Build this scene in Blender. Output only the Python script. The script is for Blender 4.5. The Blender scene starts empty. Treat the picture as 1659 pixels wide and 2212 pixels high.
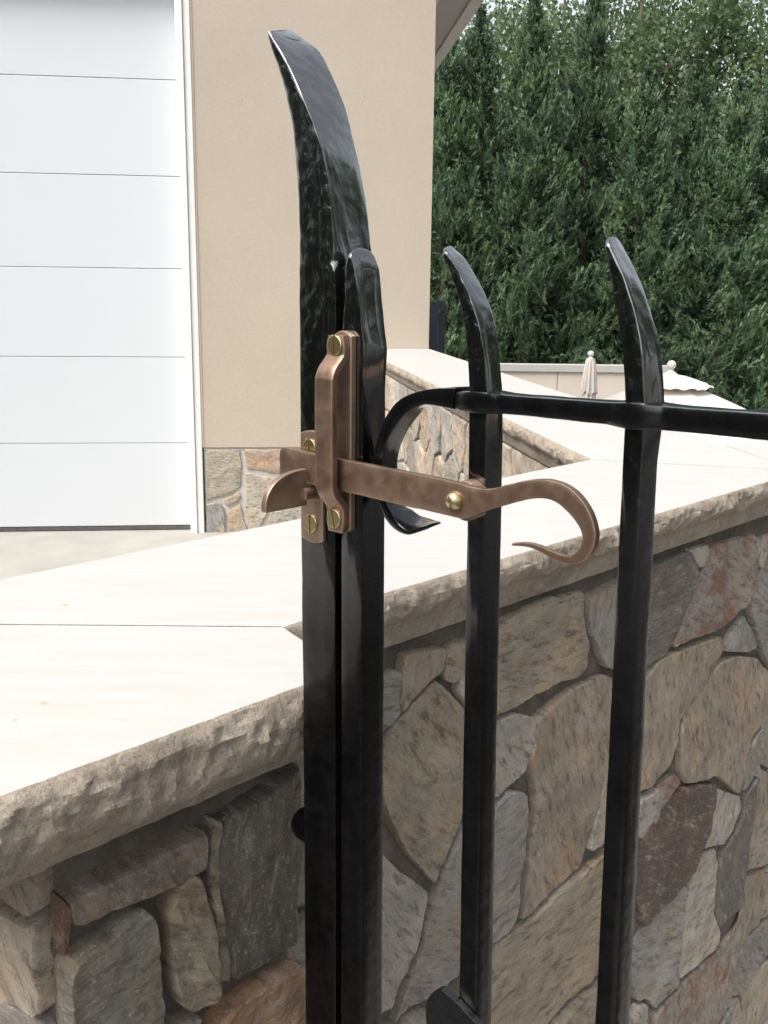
import bpy, bmesh, math, random
import numpy as np
from mathutils import Vector, Matrix, noise
R = math.radians
scene = bpy.context.scene
col = scene.collection

# ------------------------------------------------------------------ camera
CAM_H = 1.5
FOC = 2110.0                      # focal length for a picture 1659 x 2212 units
PITCH, ROLL = R(12.4), 0.012
F_ = Vector((0, math.cos(PITCH), -math.sin(PITCH)))
R0 = Vector((1, 0, 0)); U0 = R0.cross(F_)
RT = R0 * math.cos(ROLL) + U0 * math.sin(ROLL)
UP = -R0 * math.sin(ROLL) + U0 * math.cos(ROLL)
CAM = Vector((0, 0, CAM_H))
cd = bpy.data.cameras.new('camera'); cam = bpy.data.objects.new('camera', cd); col.objects.link(cam)
m = Matrix((RT, UP, -F_)).transposed().to_4x4(); m.translation = CAM
cam.matrix_world = m
cd.sensor_fit = 'VERTICAL'; cd.sensor_height = 24; cd.sensor_width = 18
cd.lens = 24 * FOC / 2212
cd.clip_start = 0.02; cd.clip_end = 500
scene.camera = cam

# ------------------------------------------------------------------ light
SUN_EL, SUN_AZ = R(54), R(232)        # azimuth clockwise from +Y: the brighter sky is to the left
w = bpy.data.worlds.new('World'); scene.world = w; w.use_nodes = True
nt = w.node_tree; nt.nodes.clear()
sky = nt.nodes.new('ShaderNodeTexSky'); sky.sky_type = 'NISHITA'; sky.sun_disc = False
sky.sun_elevation = SUN_EL; sky.sun_rotation = SUN_AZ; sky.air_density = 1.0; sky.dust_density = 5.0; sky.ozone_density = 1.0
hs = nt.nodes.new('ShaderNodeHueSaturation'); hs.inputs['Saturation'].default_value = 0.3
bg = nt.nodes.new('ShaderNodeBackground'); bg.inputs[1].default_value = 0.15
ow = nt.nodes.new('ShaderNodeOutputWorld')
nt.links.new(sky.outputs[0], hs.inputs['Color']); nt.links.new(hs.outputs[0], bg.inputs[0]); nt.links.new(bg.outputs[0], ow.inputs[0])
sd = bpy.data.lights.new('sun', 'SUN'); sd.energy = 1.4; sd.angle = R(28); sd.color = (1, .98, .95)
so = bpy.data.objects.new('sun', sd); col.objects.link(so)
sdir = Vector((math.sin(SUN_AZ) * math.cos(SUN_EL), math.cos(SUN_AZ) * math.cos(SUN_EL), math.sin(SUN_EL)))
so.rotation_euler = sdir.to_track_quat('Z', 'Y').to_euler(); so.location = (0, 0, 20)
vs = scene.view_settings
scene.display_settings.display_device = 'sRGB'
vs.view_transform = 'Standard'; vs.look = 'None'; vs.gamma = 1; vs.use_curve_mapping = False
vs.exposure = 1.05
scene.render.resolution_x = 768; scene.render.resolution_y = 1024

# ------------------------------------------------------------------ measuring helpers
def ray(x, y):
    return F_ + RT * ((x - 829.5) / FOC) - UP * ((y - 1106) / FOC)
def on_plane(x, y, P, N):
    d = ray(x, y); return CAM + d * ((P - CAM).dot(N) / d.dot(N))
def on_z(x, y, z):
    return on_plane(x, y, Vector((0, 0, z)), Vector((0, 0, 1)))

# ------------------------------------------------------------------ object helpers
def tag(o, label=None, cat=None, group=None, kind=None):
    if label: o['label'] = label
    if cat: o['category'] = cat
    if group: o['group'] = group
    if kind: o['kind'] = kind
    return o
def empty(name, M=None):
    o = bpy.data.objects.new(name, None); col.objects.link(o); o.empty_display_size = .1
    if M is not None: o.matrix_world = M
    return o
def link(name, me, mats=(), parent=None, smooth=None, M=None):
    o = bpy.data.objects.new(name, me); col.objects.link(o)
    if not me.materials:
        for mm in (mats if isinstance(mats, (list, tuple)) else [mats]): me.materials.append(mm)
    if smooth is not None:
        me.polygons.foreach_set('use_smooth', [True] * len(me.polygons))
        if smooth > 0: me.set_sharp_from_angle(angle=R(smooth))
    if parent: o.parent = parent
    if M is not None: o.matrix_local = M
    return o
def mesh(name, verts, faces, idx=None):
    me = bpy.data.meshes.new(name); me.from_pydata([tuple(v) for v in verts], [], faces)
    if idx: me.polygons.foreach_set('material_index', idx)
    me.update(); return me
def fix(me):
    bm = bmesh.new(); bm.from_mesh(me); bmesh.ops.recalc_face_normals(bm, faces=bm.faces); bm.to_mesh(me); bm.free()
    return me
def loft(name, rings, cap=True, closed=True):
    n = len(rings[0]); V = [p for r in rings for p in r]; Fc = []
    for i in range(len(rings) - 1):
        for j in range(n if closed else n - 1):
            a, b = i * n + j, i * n + (j + 1) % n
            Fc.append((a, b, b + n, a + n))
    if cap: Fc += [tuple(range(n))[::-1], tuple(range((len(rings) - 1) * n, len(rings) * n))]
    return fix(mesh(name, V, Fc))
def box(name, x0, x1, y0, y1, z0, z1):
    V = [(x, y, z) for z in (z0, z1) for x, y in ((x0, y0), (x1, y0), (x1, y1), (x0, y1))]
    return mesh(name, V, [(0, 3, 2, 1), (4, 5, 6, 7), (0, 1, 5, 4), (1, 2, 6, 5), (2, 3, 7, 6), (3, 0, 4, 7)])
def prism(name, poly, z0, z1):
    n = len(poly); V = [(p[0], p[1], z0) for p in poly] + [(p[0], p[1], z1) for p in poly]
    Fc = [tuple(range(n))[::-1], tuple(range(n, 2 * n))] + [(i, (i + 1) % n, n + (i + 1) % n, n + i) for i in range(n)]
    return fix(mesh(name, V, Fc))
def bevel(o, wd, seg=2, ang=35):
    b = o.modifiers.new('bevel', 'BEVEL'); b.width = wd; b.segments = seg; b.limit_method = 'ANGLE'; b.angle_limit = R(ang); return o
def cyl(name, c, axis, r, h, n=32, r2=None, rings=None):
    """solid of revolution about axis starting at c; rings = [(distance, radius)]"""
    a = Vector(axis).normalized(); t = a.orthogonal().normalized(); b = a.cross(t)
    rings = rings or [(0, r), (h, r if r2 is None else r2)]
    L = [[Vector(c) + a * d + (t * math.cos(k * 2 * math.pi / n) + b * math.sin(k * 2 * math.pi / n)) * max(q, 1e-5) for k in range(n)] for d, q in rings]
    return loft(name, L)
def catmull(P, k):
    out = []
    for i in range(len(P) - 1):
        p0, p1, p2, p3 = P[max(i - 1, 0)], P[i], P[i + 1], P[min(i + 2, len(P) - 1)]
        for s in range(k):
            t = s / k
            out.append(0.5 * ((2 * p1) + (p2 - p0) * t + (2 * p0 - 5 * p1 + 4 * p2 - p3) * t * t + (3 * p1 - p0 - 3 * p2 + p3) * t ** 3))
    out.append(P[-1].copy()); return out

# ------------------------------------------------------------------ materials
class NT:
    def __init__(s, name):
        s.m = bpy.data.materials.new(name); s.m.use_nodes = True; s.t = s.m.node_tree
        s.b = s.t.nodes['Principled BSDF']
    def n(s, typ, **kw):
        q = s.t.nodes.new(typ)
        for k, v in kw.items():
            if k.startswith('i_'):
                key = k[2:]; key = int(key) if key.isdigit() else key.replace('_', ' ')
                q.inputs[key].default_value = v
            else: setattr(q, k, v)
        return q
    def l(s, a, b): s.t.links.new(a, b)
    def noise(s, scale, detail=6, rough=.6, vec=None, dist=0):
        q = s.n('ShaderNodeTexNoise', i_Scale=scale, i_Detail=detail, i_Roughness=rough, i_Distortion=dist)
        if vec is not None: s.l(vec, q.inputs['Vector'])
        return q.outputs['Fac']
    def ramp(s, fac, stops):
        q = s.n('ShaderNodeValToRGB'); e = q.color_ramp.elements
        while len(e) < len(stops): e.new(.5)
        for el, (p, c) in zip(e, stops):
            el.position = p; el.color = (c[0], c[1], c[2], 1) if isinstance(c, tuple) else (c, c, c, 1)
        s.l(fac, q.inputs[0]); return q.outputs[0]
    def mix(s, fac, a, b, mode='MIX'):
        q = s.n('ShaderNodeMix', data_type='RGBA', blend_type=mode)
        for v, i in ((fac, 0), (a, 6), (b, 7)):
            if isinstance(v, (int, float)): q.inputs[i].default_value = v
            elif isinstance(v, tuple): q.inputs[i].default_value = (*v, 1)
            else: s.l(v, q.inputs[i])
        return q.outputs[2]
    def coord(s, kind='Object'): return s.n('ShaderNodeTexCoord').outputs[kind]
    def pos(s): return s.n('ShaderNodeNewGeometry').outputs['Position']
    def bump(s, h, dist=.002, strength=.6, prev=None):
        q = s.n('ShaderNodeBump', i_Strength=strength, i_Distance=dist)
        s.l(h, q.inputs['Height'])
        if prev is not None: s.l(prev, q.inputs['Normal'])
        s.l(q.outputs[0], s.b.inputs['Normal']); return q.outputs[0]
    def base(s, c):
        if isinstance(c, tuple): s.b.inputs['Base Color'].default_value = (*c, 1)
        else: s.l(c, s.b.inputs['Base Color'])
    def set(s, **kw):
        for k, v in kw.items(): s.b.inputs[k.replace('_', ' ')].default_value = v
        return s
def simple(name, c1, c2, scale=20, rough=.6, metal=0, bs=0, bd=.001, bscale=200, world=True):
    q = NT(name); v = q.pos() if world else q.coord()
    q.base(q.mix(q.ramp(q.noise(scale, 8, .6, v), [(.3, 0.), (.7, 1.)]), c1, c2)); q.set(Roughness=rough, Metallic=metal)
    if bs: q.bump(q.noise(bscale, 6, .6, v), bd, bs)
    return q.m

RUST = (.40, .345, .29)
# fieldstone: colour comes from the object's own colour, every stone has its own grain
def make_stone():
    q = NT('fieldstone'); oi = q.n('ShaderNodeObjectInfo'); oc = q.coord()
    ang = q.n('ShaderNodeMath', operation='MULTIPLY_ADD', i_1=2.2, i_2=-1.9); q.l(oi.outputs['Random'], ang.inputs[0])
    rot = q.n('ShaderNodeVectorRotate', rotation_type='Y_AXIS'); q.l(oc, rot.inputs['Vector']); q.l(ang.outputs[0], rot.inputs['Angle'])
    off = q.n('ShaderNodeVectorMath', operation='SCALE'); off.inputs[0].default_value = (13, 7, 29); q.l(oi.outputs['Random'], off.inputs['Scale'])
    add = q.n('ShaderNodeVectorMath', operation='ADD'); q.l(rot.outputs[0], add.inputs[0]); q.l(off.outputs[0], add.inputs[1])
    v = add.outputs[0]
    mp = q.n('ShaderNodeMapping'); mp.inputs['Scale'].default_value = (1, 1, 3.4); q.l(v, mp.inputs['Vector'])
    st = mp.outputs[0]
    base = oi.outputs['Color']
    grain = q.noise(220, 4, .75, v)
    streak = q.noise(24, 10, .72, st, .25)
    cloud = q.noise(9, 6, .62, v, .5)
    speck = q.noise(230, 6, .75, st)
    c = q.mix(q.ramp(cloud, [(.38, 0.), (.62, 1.)]), base, q.mix(1.0, base, (.74, .75, .78), 'MULTIPLY'))
    warm = q.ramp(q.noise(7.5, 8, .66, v, .4), [(.50, 0.), (.66, .75)])
    c = q.mix(warm, c, q.mix(1.0, base, (1.18, .95, .72), 'MULTIPLY'))
    c = q.mix(q.ramp(streak, [(.36, .8), (.485, 0.)]), c, (.12, .10, .08))
    c = q.mix(q.ramp(streak, [(.53, 0.), (.72, .6)]), c, (.55, .49, .41))
    rust = q.ramp(q.noise(13, 9, .72, st, .3), [(.60, 0.), (.68, .6)])
    rf_ = q.n('ShaderNodeMath', operation='MULTIPLY'); q.l(rust, rf_.inputs[0]); q.l(oi.outputs['Alpha'], rf_.inputs[1])
    c = q.mix(rf_.outputs[0], c, (.23, .105, .055))
    rs_ = q.n('ShaderNodeMath', operation='MULTIPLY'); al2 = q.n('ShaderNodeMath', operation='GREATER_THAN', i_1=.9); q.l(oi.outputs['Alpha'], al2.inputs[0])
    q.l(q.ramp(q.noise(15, 9, .74, v, .2), [(.48, 0.), (.60, .8)]), rs_.inputs[0]); q.l(al2.outputs[0], rs_.inputs[1])
    c = q.mix(rs_.outputs[0], c, (.25, .122, .078))
    c = q.mix(q.ramp(speck, [(.36, .55), (.46, 0.)]), c, (.09, .08, .068))
    c = q.mix(q.ramp(grain, [(.56, 0.), (.72, .6)]), c, (.60, .56, .49))
    q.base(c); q.set(Roughness=.82); q.b.inputs['Specular IOR Level'].default_value = .3
    b = q.bump(q.noise(34, 12, .70, st, .15), .010, 1.0)
    q.bump(q.noise(260, 5, .7, v), .0012, .7, b)
    return q.m
STONE = make_stone()
def make_mortar(name, c1, c2):
    q = NT(name); v = q.pos()
    q.base(q.mix(q.ramp(q.noise(30, 8, .7, v), [(.35, 0.), (.65, 1.)]), c1, c2)); q.set(Roughness=.95)
    b = q.bump(q.noise(60, 8, .7, v), .004, .7); q.bump(q.noise(500, 4, .7, v), .001, .6, b)
    return q.m
MORTAR = make_mortar('mortar', (.075, .062, .05), (.15, .13, .105))
MORTAR_L = make_mortar('pale_mortar', (.42, .41, .39), (.56, .54, .51))
def make_cap_top():
    q = NT('sawn_sandstone'); v = q.pos()
    mp = q.n('ShaderNodeMapping'); mp.inputs['Rotation'].default_value = (0, 0, R(-35)); mp.inputs['Scale'].default_value = (1, 7, 1); q.l(v, mp.inputs['Vector'])
    c = q.mix(q.ramp(q.noise(6, 8, .6, mp.outputs[0], .6), [(.35, 0.), (.7, 1.)]), (.398, .394, .376), (.378, .362, .330))
    c = q.mix(q.ramp(q.noise(3.1, 4, .5, v), [(.45, 0.), (.7, .5)]), c, (.400, .396, .380))
    vo = q.n('ShaderNodeTexVoronoi', i_Scale=17.0, i_Randomness=1.0); q.l(v, vo.inputs['Vector'])
    sel = q.n('ShaderNodeMath', operation='GREATER_THAN', i_1=.74); sp = q.n('ShaderNodeSeparateColor'); q.l(vo.outputs['Color'], sp.inputs[0]); q.l(sp.outputs[0], sel.inputs[0])
    spot = q.n('ShaderNodeMath', operation='MULTIPLY'); q.l(q.ramp(vo.outputs['Distance'], [(.03, .75), (.085, 0.)]), spot.inputs[0]); q.l(sel.outputs[0], spot.inputs[1])
    c = q.mix(spot.outputs[0], c, (.33, .24, .15))
    q.base(c); q.set(Roughness=.8); q.b.inputs['Specular IOR Level'].default_value = .25
    q.bump(q.noise(160, 6, .7, v), .0008, .4)
    return q.m
def make_cap_edge():
    q = NT('split_sandstone'); v = q.pos()
    c = q.mix(q.ramp(q.noise(11, 9, .68, v, .6), [(.34, 0.), (.66, 1.)]), (.37, .315, .25), (.225, .185, .145))
    c = q.mix(q.ramp(q.noise(55, 8, .7, v), [(.5, 0.), (.72, .55)]), c, (.50, .44, .36))
    c = q.mix(q.ramp(q.noise(300, 4, .7, v), [(.33, .5), (.48, 0.)]), c, (.08, .065, .052))
    q.base(c); q.set(Roughness=.88); q.b.inputs['Specular IOR Level'].default_value = .2
    b = q.bump(q.noise(60, 10, .68, v, .1), .005, .8); q.bump(q.noise(420, 5, .7, v), .0012, .7, b)
    return q.m
CAPT, CAPE = make_cap_top(), make_cap_edge()
def make_stucco():
    q = NT('beige_stucco'); v = q.pos()
    c = q.mix(q.ramp(q.noise(1.6, 7, .6, v), [(.3, 0.), (.7, 1.)]), (.485, .415, .333), (.45, .385, .308))
    c = q.mix(q.ramp(q.noise(75, 5, .75, v), [(.34, .4), (.5, 0.)]), c, (.38, .33, .265))
    c = q.mix(q.ramp(q.noise(65, 5, .75, v), [(.5, 0.), (.66, .3)]), c, (.55, .49, .415))
    vo = q.n('ShaderNodeTexVoronoi', i_Scale=5.0); q.l(v, vo.inputs['Vector'])
    c = q.mix(q.ramp(vo.outputs['Distance'], [(.02, .7), (.035, 0.)]), c, (.22, .19, .16))
    q.base(c); q.set(Roughness=.92); q.bump(q.noise(170, 5, .7, v), .003, .6); return q.m
STUCCO = make_stucco()
def make_door():
    q = NT('white_door_paint'); v = q.pos()
    q.base(q.mix(q.ramp(q.noise(1.5, 5, .6, v), [(.3, 0.), (.7, 1.)]), (.62, .642, .66), (.605, .627, .645))); q.set(Roughness=.5)
    q.bump(q.noise(350, 4, .6, v), .0006, .3); return q.m
DOOR = make_door()
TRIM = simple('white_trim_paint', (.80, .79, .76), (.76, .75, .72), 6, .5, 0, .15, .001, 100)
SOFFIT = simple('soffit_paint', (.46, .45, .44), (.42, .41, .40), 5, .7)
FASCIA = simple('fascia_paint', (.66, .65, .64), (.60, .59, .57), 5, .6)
RUBBER = simple('door_seal_rubber', (.06, .055, .05), (.12, .11, .10), 40, .7)
CONCRETE = simple('concrete', (.35, .332, .295), (.285, .272, .242), 3.0, .9, 0, .3, .002, 150)
ASPHALT = simple('asphalt', (.035, .035, .036), (.06, .058, .055), 25, .9, 0, .6, .004, 200)
MULCH = simple('pine_mulch', (.16, .085, .05), (.28, .17, .11), 9, .95, 0, 1, .05, 14)
IRON_FAR = simple('dark_blue_iron', (.03, .038, .052), (.05, .062, .085), 10, .4)
CLOTH = simple('cream_canvas', (.74, .70, .63), (.69, .64, .57), 9, .9, 0, .3, .004, 60)
CLOTH2 = simple('faded_cream_canvas', (.56, .51, .46), (.50, .455, .41), 9, .9, 0, .3, .004, 60)
FINIAL = simple('painted_finial', (.62, .60, .58), (.56, .54, .52), 9, .5)
BEIGEBLK = simple('beige_wall_render', (.54, .475, .41), (.50, .44, .38), 3, .9, 0, .3, .003, 90)
BARK = simple('brown_bark', (.09, .065, .045), (.16, .12, .085), 12, .95, 0, 1, .02, 25)
def make_iron(name, lumps):
    q = NT(name); v = q.coord()
    q.base(q.mix(q.ramp(q.noise(60, 5, .6, v), [(.4, 0.), (.6, 1.)]), (.0012, .0012, .0015), (.0028, .0028, .0032)))
    q.l(q.ramp(q.noise(70, 5, .6, v), [(.3, .20), (.7, .32)]), q.b.inputs['Roughness'])
    q.b.inputs['Specular IOR Level'].default_value = .2
    b = q.bump(q.noise(24, 3, .5, v, .5), .004, .14 * lumps)
    if lumps > 1:
        vo = q.n('ShaderNodeTexVoronoi', i_Scale=95.0, feature='SMOOTH_F1'); q.l(v, vo.inputs['Vector']); b = q.bump(vo.outputs['Distance'], .0045, .5, b)
    q.bump(q.noise(75, 3, .55, v, .6), .0035, .42 * lumps, b); return q.m
IRON = make_iron('black_gloss_paint', .45)
IRON_G = make_iron('glossy_black_paint', .4)
IRON_G.node_tree.nodes['Principled BSDF'].inputs['Coat Weight'].default_value = 1.0; IRON_G.node_tree.nodes['Principled BSDF'].inputs['Coat Roughness'].default_value = .16
IRON_H = make_iron('hammered_black_paint', 1.3)
def gloss_up(mt_):
    # sky sheen on the tips is put into the coat, fading down the shafts
    t_ = mt_.node_tree; b_ = t_.nodes['Principled BSDF']; g_ = t_.nodes.new('ShaderNodeNewGeometry'); x_ = t_.nodes.new('ShaderNodeSeparateXYZ'); r_ = t_.nodes.new('ShaderNodeMapRange')
    t_.links.new(g_.outputs['Position'], x_.inputs[0]); t_.links.new(x_.outputs[2], r_.inputs[0])
    r_.inputs[1].default_value = 1.22; r_.inputs[2].default_value = 1.52; r_.inputs[3].default_value = .03; r_.inputs[4].default_value = 1.0
    t_.links.new(r_.outputs[0], b_.inputs['Coat Weight'])
    q_ = t_.nodes.new('ShaderNodeMapRange'); t_.links.new(x_.outputs[2], q_.inputs[0])
    q_.inputs[1].default_value = 1.30; q_.inputs[2].default_value = 1.50; q_.inputs[3].default_value = .06; q_.inputs[4].default_value = .75
    for n_ in t_.nodes:
        if n_.bl_idname == 'ShaderNodeBump': t_.links.new(q_.outputs[0], n_.inputs['Strength'])
gloss_up(IRON_H)
IRON_H.node_tree.nodes['Principled BSDF'].inputs['Coat Weight'].default_value = 1.0; IRON_H.node_tree.nodes['Principled BSDF'].inputs['Coat IOR'].default_value = 2.5; IRON_H.node_tree.nodes['Principled BSDF'].inputs['Coat Roughness'].default_value = .07
IRON.node_tree.nodes['Principled BSDF'].inputs['Specular IOR Level'].default_value = .16
def make_bronze():
    q = NT('brushed_bronze'); v = q.coord()
    c = q.mix(q.ramp(q.noise(45, 7, .65, v, .6), [(.35, 0.), (.65, 1.)]), (.205, .128, .090), (.275, .182, .130))
    c = q.mix(q.ramp(q.noise(130, 6, .7, v), [(.6, 0.), (.75, .6)]), c, (.40, .285, .21))
    c = q.mix(q.ramp(q.noise(28, 6, .6, v, 1.), [(.62, 0.), (.72, .5)]), c, (.12, .075, .055))
    pt = q.n('ShaderNodeNewGeometry').outputs['Pointiness']
    c = q.mix(q.ramp(pt, [(.52, 0.), (.60, .8)]), c, (.56, .44, .33))
    q.base(c); q.set(Metallic=.85)
    q.l(q.ramp(q.noise(90, 5, .6, v), [(.3, .34), (.7, .52)]), q.b.inputs['Roughness'])
    q.bump(q.noise(240, 5, .65, v), .0004, .35); return q.m
BRONZE = make_bronze()
BRASS = simple('polished_brass', (.48, .40, .22), (.40, .33, .18), 200, .26, .9, .2, .0003, 500, False)
SLOT = simple('rusty_slot', (.13, .06, .025), (.24, .11, .04), 400, .7, .3)

# ------------------------------------------------------------------ layout of the place (metres)
CAPZ = CAM_H - .35
S2 = math.sqrt(.5)
WD = Vector((math.cos(R(46)), math.sin(R(46)), 0))          # the stone wall runs this way
WN = Vector((WD.y, -WD.x, 0))                               # its face looks this way (near right)
pD = Vector((.004, 1.137, 0)); K_ = Vector((.889, 2.046, 0))
pA = Vector((-.271, .635, 0)); pB = Vector((-.035, .885, 0)); pC = Vector((-.108, 1.005, 0)); pJ = Vector((-.41, .994, 0))
pF = Vector((-.478, 1.172, 0)); pG = Vector((.464, 2.165, 0)); pV = Vector((.846, 2.42, 0))
TH = R(6); GT = Vector((math.cos(TH), math.sin(TH), 0)); GN_ = Vector((GT.y, -GT.x, 0)); GB = -GN_
GC = Vector((.30, 6.95, 0))                                  # corner of the garage
pP = Vector((.03, 0, 0)); 
def lineX(a, da, b, db):
    den = da.x * db.y - da.y * db.x
    t = ((b.x - a.x) * db.y - (b.y - a.y) * db.x) / den
    return a + da * t
W2a = Vector((-.1334, .991, 0)).normalized()
# left edge of the receding wall: from pG to the garage; right edge: from K to garage corner
edgeL_end = lineX(pG, Vector((-.1365, .99, 0)), GC, GT)
edgeR_end = GC.copy()
W2L = (edgeL_end - pG).normalized(); W2R = (edgeR_end - K_).normalized()

def frame_of(org, d):
    """wall frame: X along d, Y into the wall, Z up"""
    d = Vector(d).normalized(); M = Matrix((d, Vector((-d.y, d.x, 0)), Vector((0, 0, 1)))).transposed().to_4x4()
    M.translation = Vector((org[0], org[1], 0)); return M
# ------------------------------------------------------------------ ground, terrace
g = link('ground', mesh('ground', [(-300, -300, -1.8), (300, -300, -1.8), (300, 300, -1.8), (-300, 300, -1.8)], [(0, 1, 2, 3)]), MULCH); tag(g, kind='structure')
GZ = -.42
t = link('driveway', prism('driveway', [(-40, -40), (40, -40), (40, 42), (K_.x - .02, K_.y + .04), (GC.x - .1, GC.y + .1), (GC.x - .1, 16), (-40, 16)], -1.9, GZ), ASPHALT); tag(t, kind='structure')  # dark asphalt chosen for the unseen ground so the posts reflect less light
DZ = on_plane(200, 1150, GC, GN_).z - .004
fq = frame_of(GC, GT)
aq = [fq @ Vector(p) for p in ((-9, .35, DZ), (.3, .35, DZ), (.6, -2.6, GZ + .004), (-9, -2.6, GZ + .004), (-9, -.25, DZ - .01), (.3, -.25, DZ - .01))]
t = link('concrete_apron', mesh('concrete_apron', aq, [(4, 5, 1, 0), (3, 2, 5, 4)]), CONCRETE); tag(t, kind='structure')
t = link('path', mesh('path', [tuple(pD + WN * q + WD * r_ + Vector((0, 0, GZ + .004))) for q, r_ in ((-.2, -3), (1.6, -3), (1.6, 9), (-.2, 9))], [(0, 1, 2, 3)]), CONCRETE); tag(t, kind='structure')
pt_ = link('pool_patio', mesh('pool_patio', [(-2, 5, -1.796), (13, 5, -1.796), (13, 19.5, -1.796), (-2, 19.5, -1.796)], [(0, 1, 2, 3)]), CONCRETE); tag(pt_, kind='structure')

# ------------------------------------------------------------------ stones
def resample(poly, step):
    out = []; n = len(poly)
    for i in range(n):
        a, b = poly[i], poly[(i + 1) % n]; L = (b - a).length; k = max(1, int(round(L / step)))
        out += [a.lerp(b, j / k) for j in range(k)]
    return out
def chaikin(P):
    out = []
    for i in range(len(P)):
        a, b = P[i], P[(i + 1) % len(P)]
        t_ = min(.16, .006 / max((b - a).length, .001)); out += [a.lerp(b, t_), a.lerp(b, 1 - t_)]
    return out
def area_c(P):
    A = cx = cy = 0
    for i in range(len(P)):
        a, b = P[i], P[(i + 1) % len(P)]; k = a.x * b.y - b.x * a.y
        A += k; cx += (a.x + b.x) * k; cy += (a.y + b.y) * k
    A *= .5
    if abs(A) < 1e-9: return 0, P[0].copy()
    return A, Vector((cx / (6 * A), cy / (6 * A)))
def stone(poly, frame, parent, colr, seed, depth=.012, step=.006, amp=.0035, shrink=-.0016, rough=.0018, bev=.0016):
    bev = max(bev, step * .25)
    """poly: 2D points (along wall, up) in the wall's frame; returns a rough-faced stone set in the wall"""
    A, c = area_c(poly)
    if abs(A) < 2e-5: return None
    if A < 0: poly = poly[::-1]
    P = resample(chaikin(poly), step); P = [p - c for p in P]
    colr = tuple(colr) if colr == RUST else (colr[0] * 1.04, colr[1], colr[2] * .95)
    sv = Vector((seed * 3.7, seed * 1.3, seed * 5.1)); Q = []
    for p in P:
        L = p.length
        nz = noise.fractal(Vector((p.x, p.y, 0)) * 45 + sv, .8, 2.2, 4) * rough * 1.5
        Q.append(p * (1 - (shrink + abs(nz) * .6 - nz * .4) / max(L, .004)))
    rs = random.Random(seed); tx, ty = rs.uniform(-.04, .04), rs.uniform(-.05, .05); dd = depth * rs.uniform(.75, 1.25)
    def zf(p, k):
        v = Vector((p.x, p.y, 0))
        f = noise.fractal(v * 14 + sv, .9, 2.1, 5) * amp * 1.0 + noise.fractal(Vector((p.x * 30 + p.y * 18, p.y * 9 - p.x * 8, 3)) + sv, .9, 2.1, 4) * amp * .8
        r = -facet(Vector((p.x * 20 + p.y * 9, p.y * 13 - p.x * 5, seed)) + Vector((noise.noise(v * 40) * .2, 0, 0)), 1.0) * amp * 1.6
        return dd + (f - r * .5) * k + tx * p.x + ty * p.y
    rings = []; maxL = max(q.length for q in Q)
    rings.append([(q, -.03) for q in Q])
    rings.append([(q, zf(q, .7) - .0045) for q in Q])
    b1 = [q * (1 - min(.10, bev * .35 / max(q.length, .004))) for q in Q]; rings.append([(q, zf(q, .9) - .0016) for q in b1])
    b2 = [q * (1 - min(.2, bev / max(q.length, .004))) for q in Q]; rings.append([(q, zf(q, 1)) for q in b2])
    nr = max(2, min(12, int(maxL / (step * 1.6))))
    for k in range(1, nr): rings.append([(q * (1 - k / nr), zf(q * (1 - k / nr), 1)) for q in b2])
    V = []; Fc = []; n = len(Q)
    for r in rings: V += [(q.x, -z, q.y) for q, z in r]
    V.append((0, -zf(Vector((0, 0)), 1), 0)); last = len(V) - 1
    for i in range(len(rings) - 1):
        for j in range(n):
            a, b = i * n + j, i * n + (j + 1) % n; Fc.append((a, b, b + n, a + n))
    i = (len(rings) - 1) * n
    for j in range(n): Fc.append((i + j, i + (j + 1) % n, last))
    me = mesh('stone', V, Fc)
    o = link('stone', me, STONE, parent, smooth=26, M=frame @ Matrix.Translation((c.x, 0, c.y)))
    o.color = (*colr, 1.0 if colr == RUST else .7); return o
def clip(P, n, c):
    out = []
    for i in range(len(P)):
        a, b = P[i], P[(i + 1) % len(P)]; da, db = n.dot(a) - c, n.dot(b) - c
        if da <= 0: out.append(a)
        if (da < 0 < db) or (db < 0 < da): out.append(a.lerp(b, da / (da - db)))
    return out
def voronoi(x0, x1, y0, y1, size, seed, gap=.012, sx=1.35):
    rs = random.Random(seed); nx = max(1, int((x1 - x0) / (size * sx))); ny = max(1, int((y1 - y0) / size)); pts = []
    for j in range(ny):
        for i in range(nx):
            pts.append(Vector((x0 + (i + .5 + (.25 if j % 2 else -.25) + rs.uniform(-.38, .38)) * (x1 - x0) / nx, y0 + (j + .5 + rs.uniform(-.38, .38)) * (y1 - y0) / ny)))
    cells = []
    for i, p in enumerate(pts):
        P = [Vector((x0, y0)), Vector((x1, y0)), Vector((x1, y1)), Vector((x0, y1))]
        for k, q in enumerate(pts):
            if k == i or abs(q.x - p.x) > 4 * size * sx or abs(q.y - p.y) > 4 * size: continue
            n = Vector(((q.x - p.x) / sx, (q.y - p.y) * sx)); L = n.length; n /= L
            mid = (p + q) / 2; P = clip(P, n, n.dot(mid) - gap / 2)
            if len(P) < 3: break
        if len(P) >= 3 and abs(area_c(P)[0]) > size * size * .06: cells.append(P)
    return cells
def stone_col(rs, light=1.0):
    c = rs.choice([(.30, .27, .23), (.27, .235, .19), (.32, .28, .225), (.25, .24, .225), (.29, .245, .20), (.22, .20, .18), (.33, .30, .26)])
    k = light * rs.uniform(1.1, 1.35); return tuple(v * k for v in c)

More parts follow.
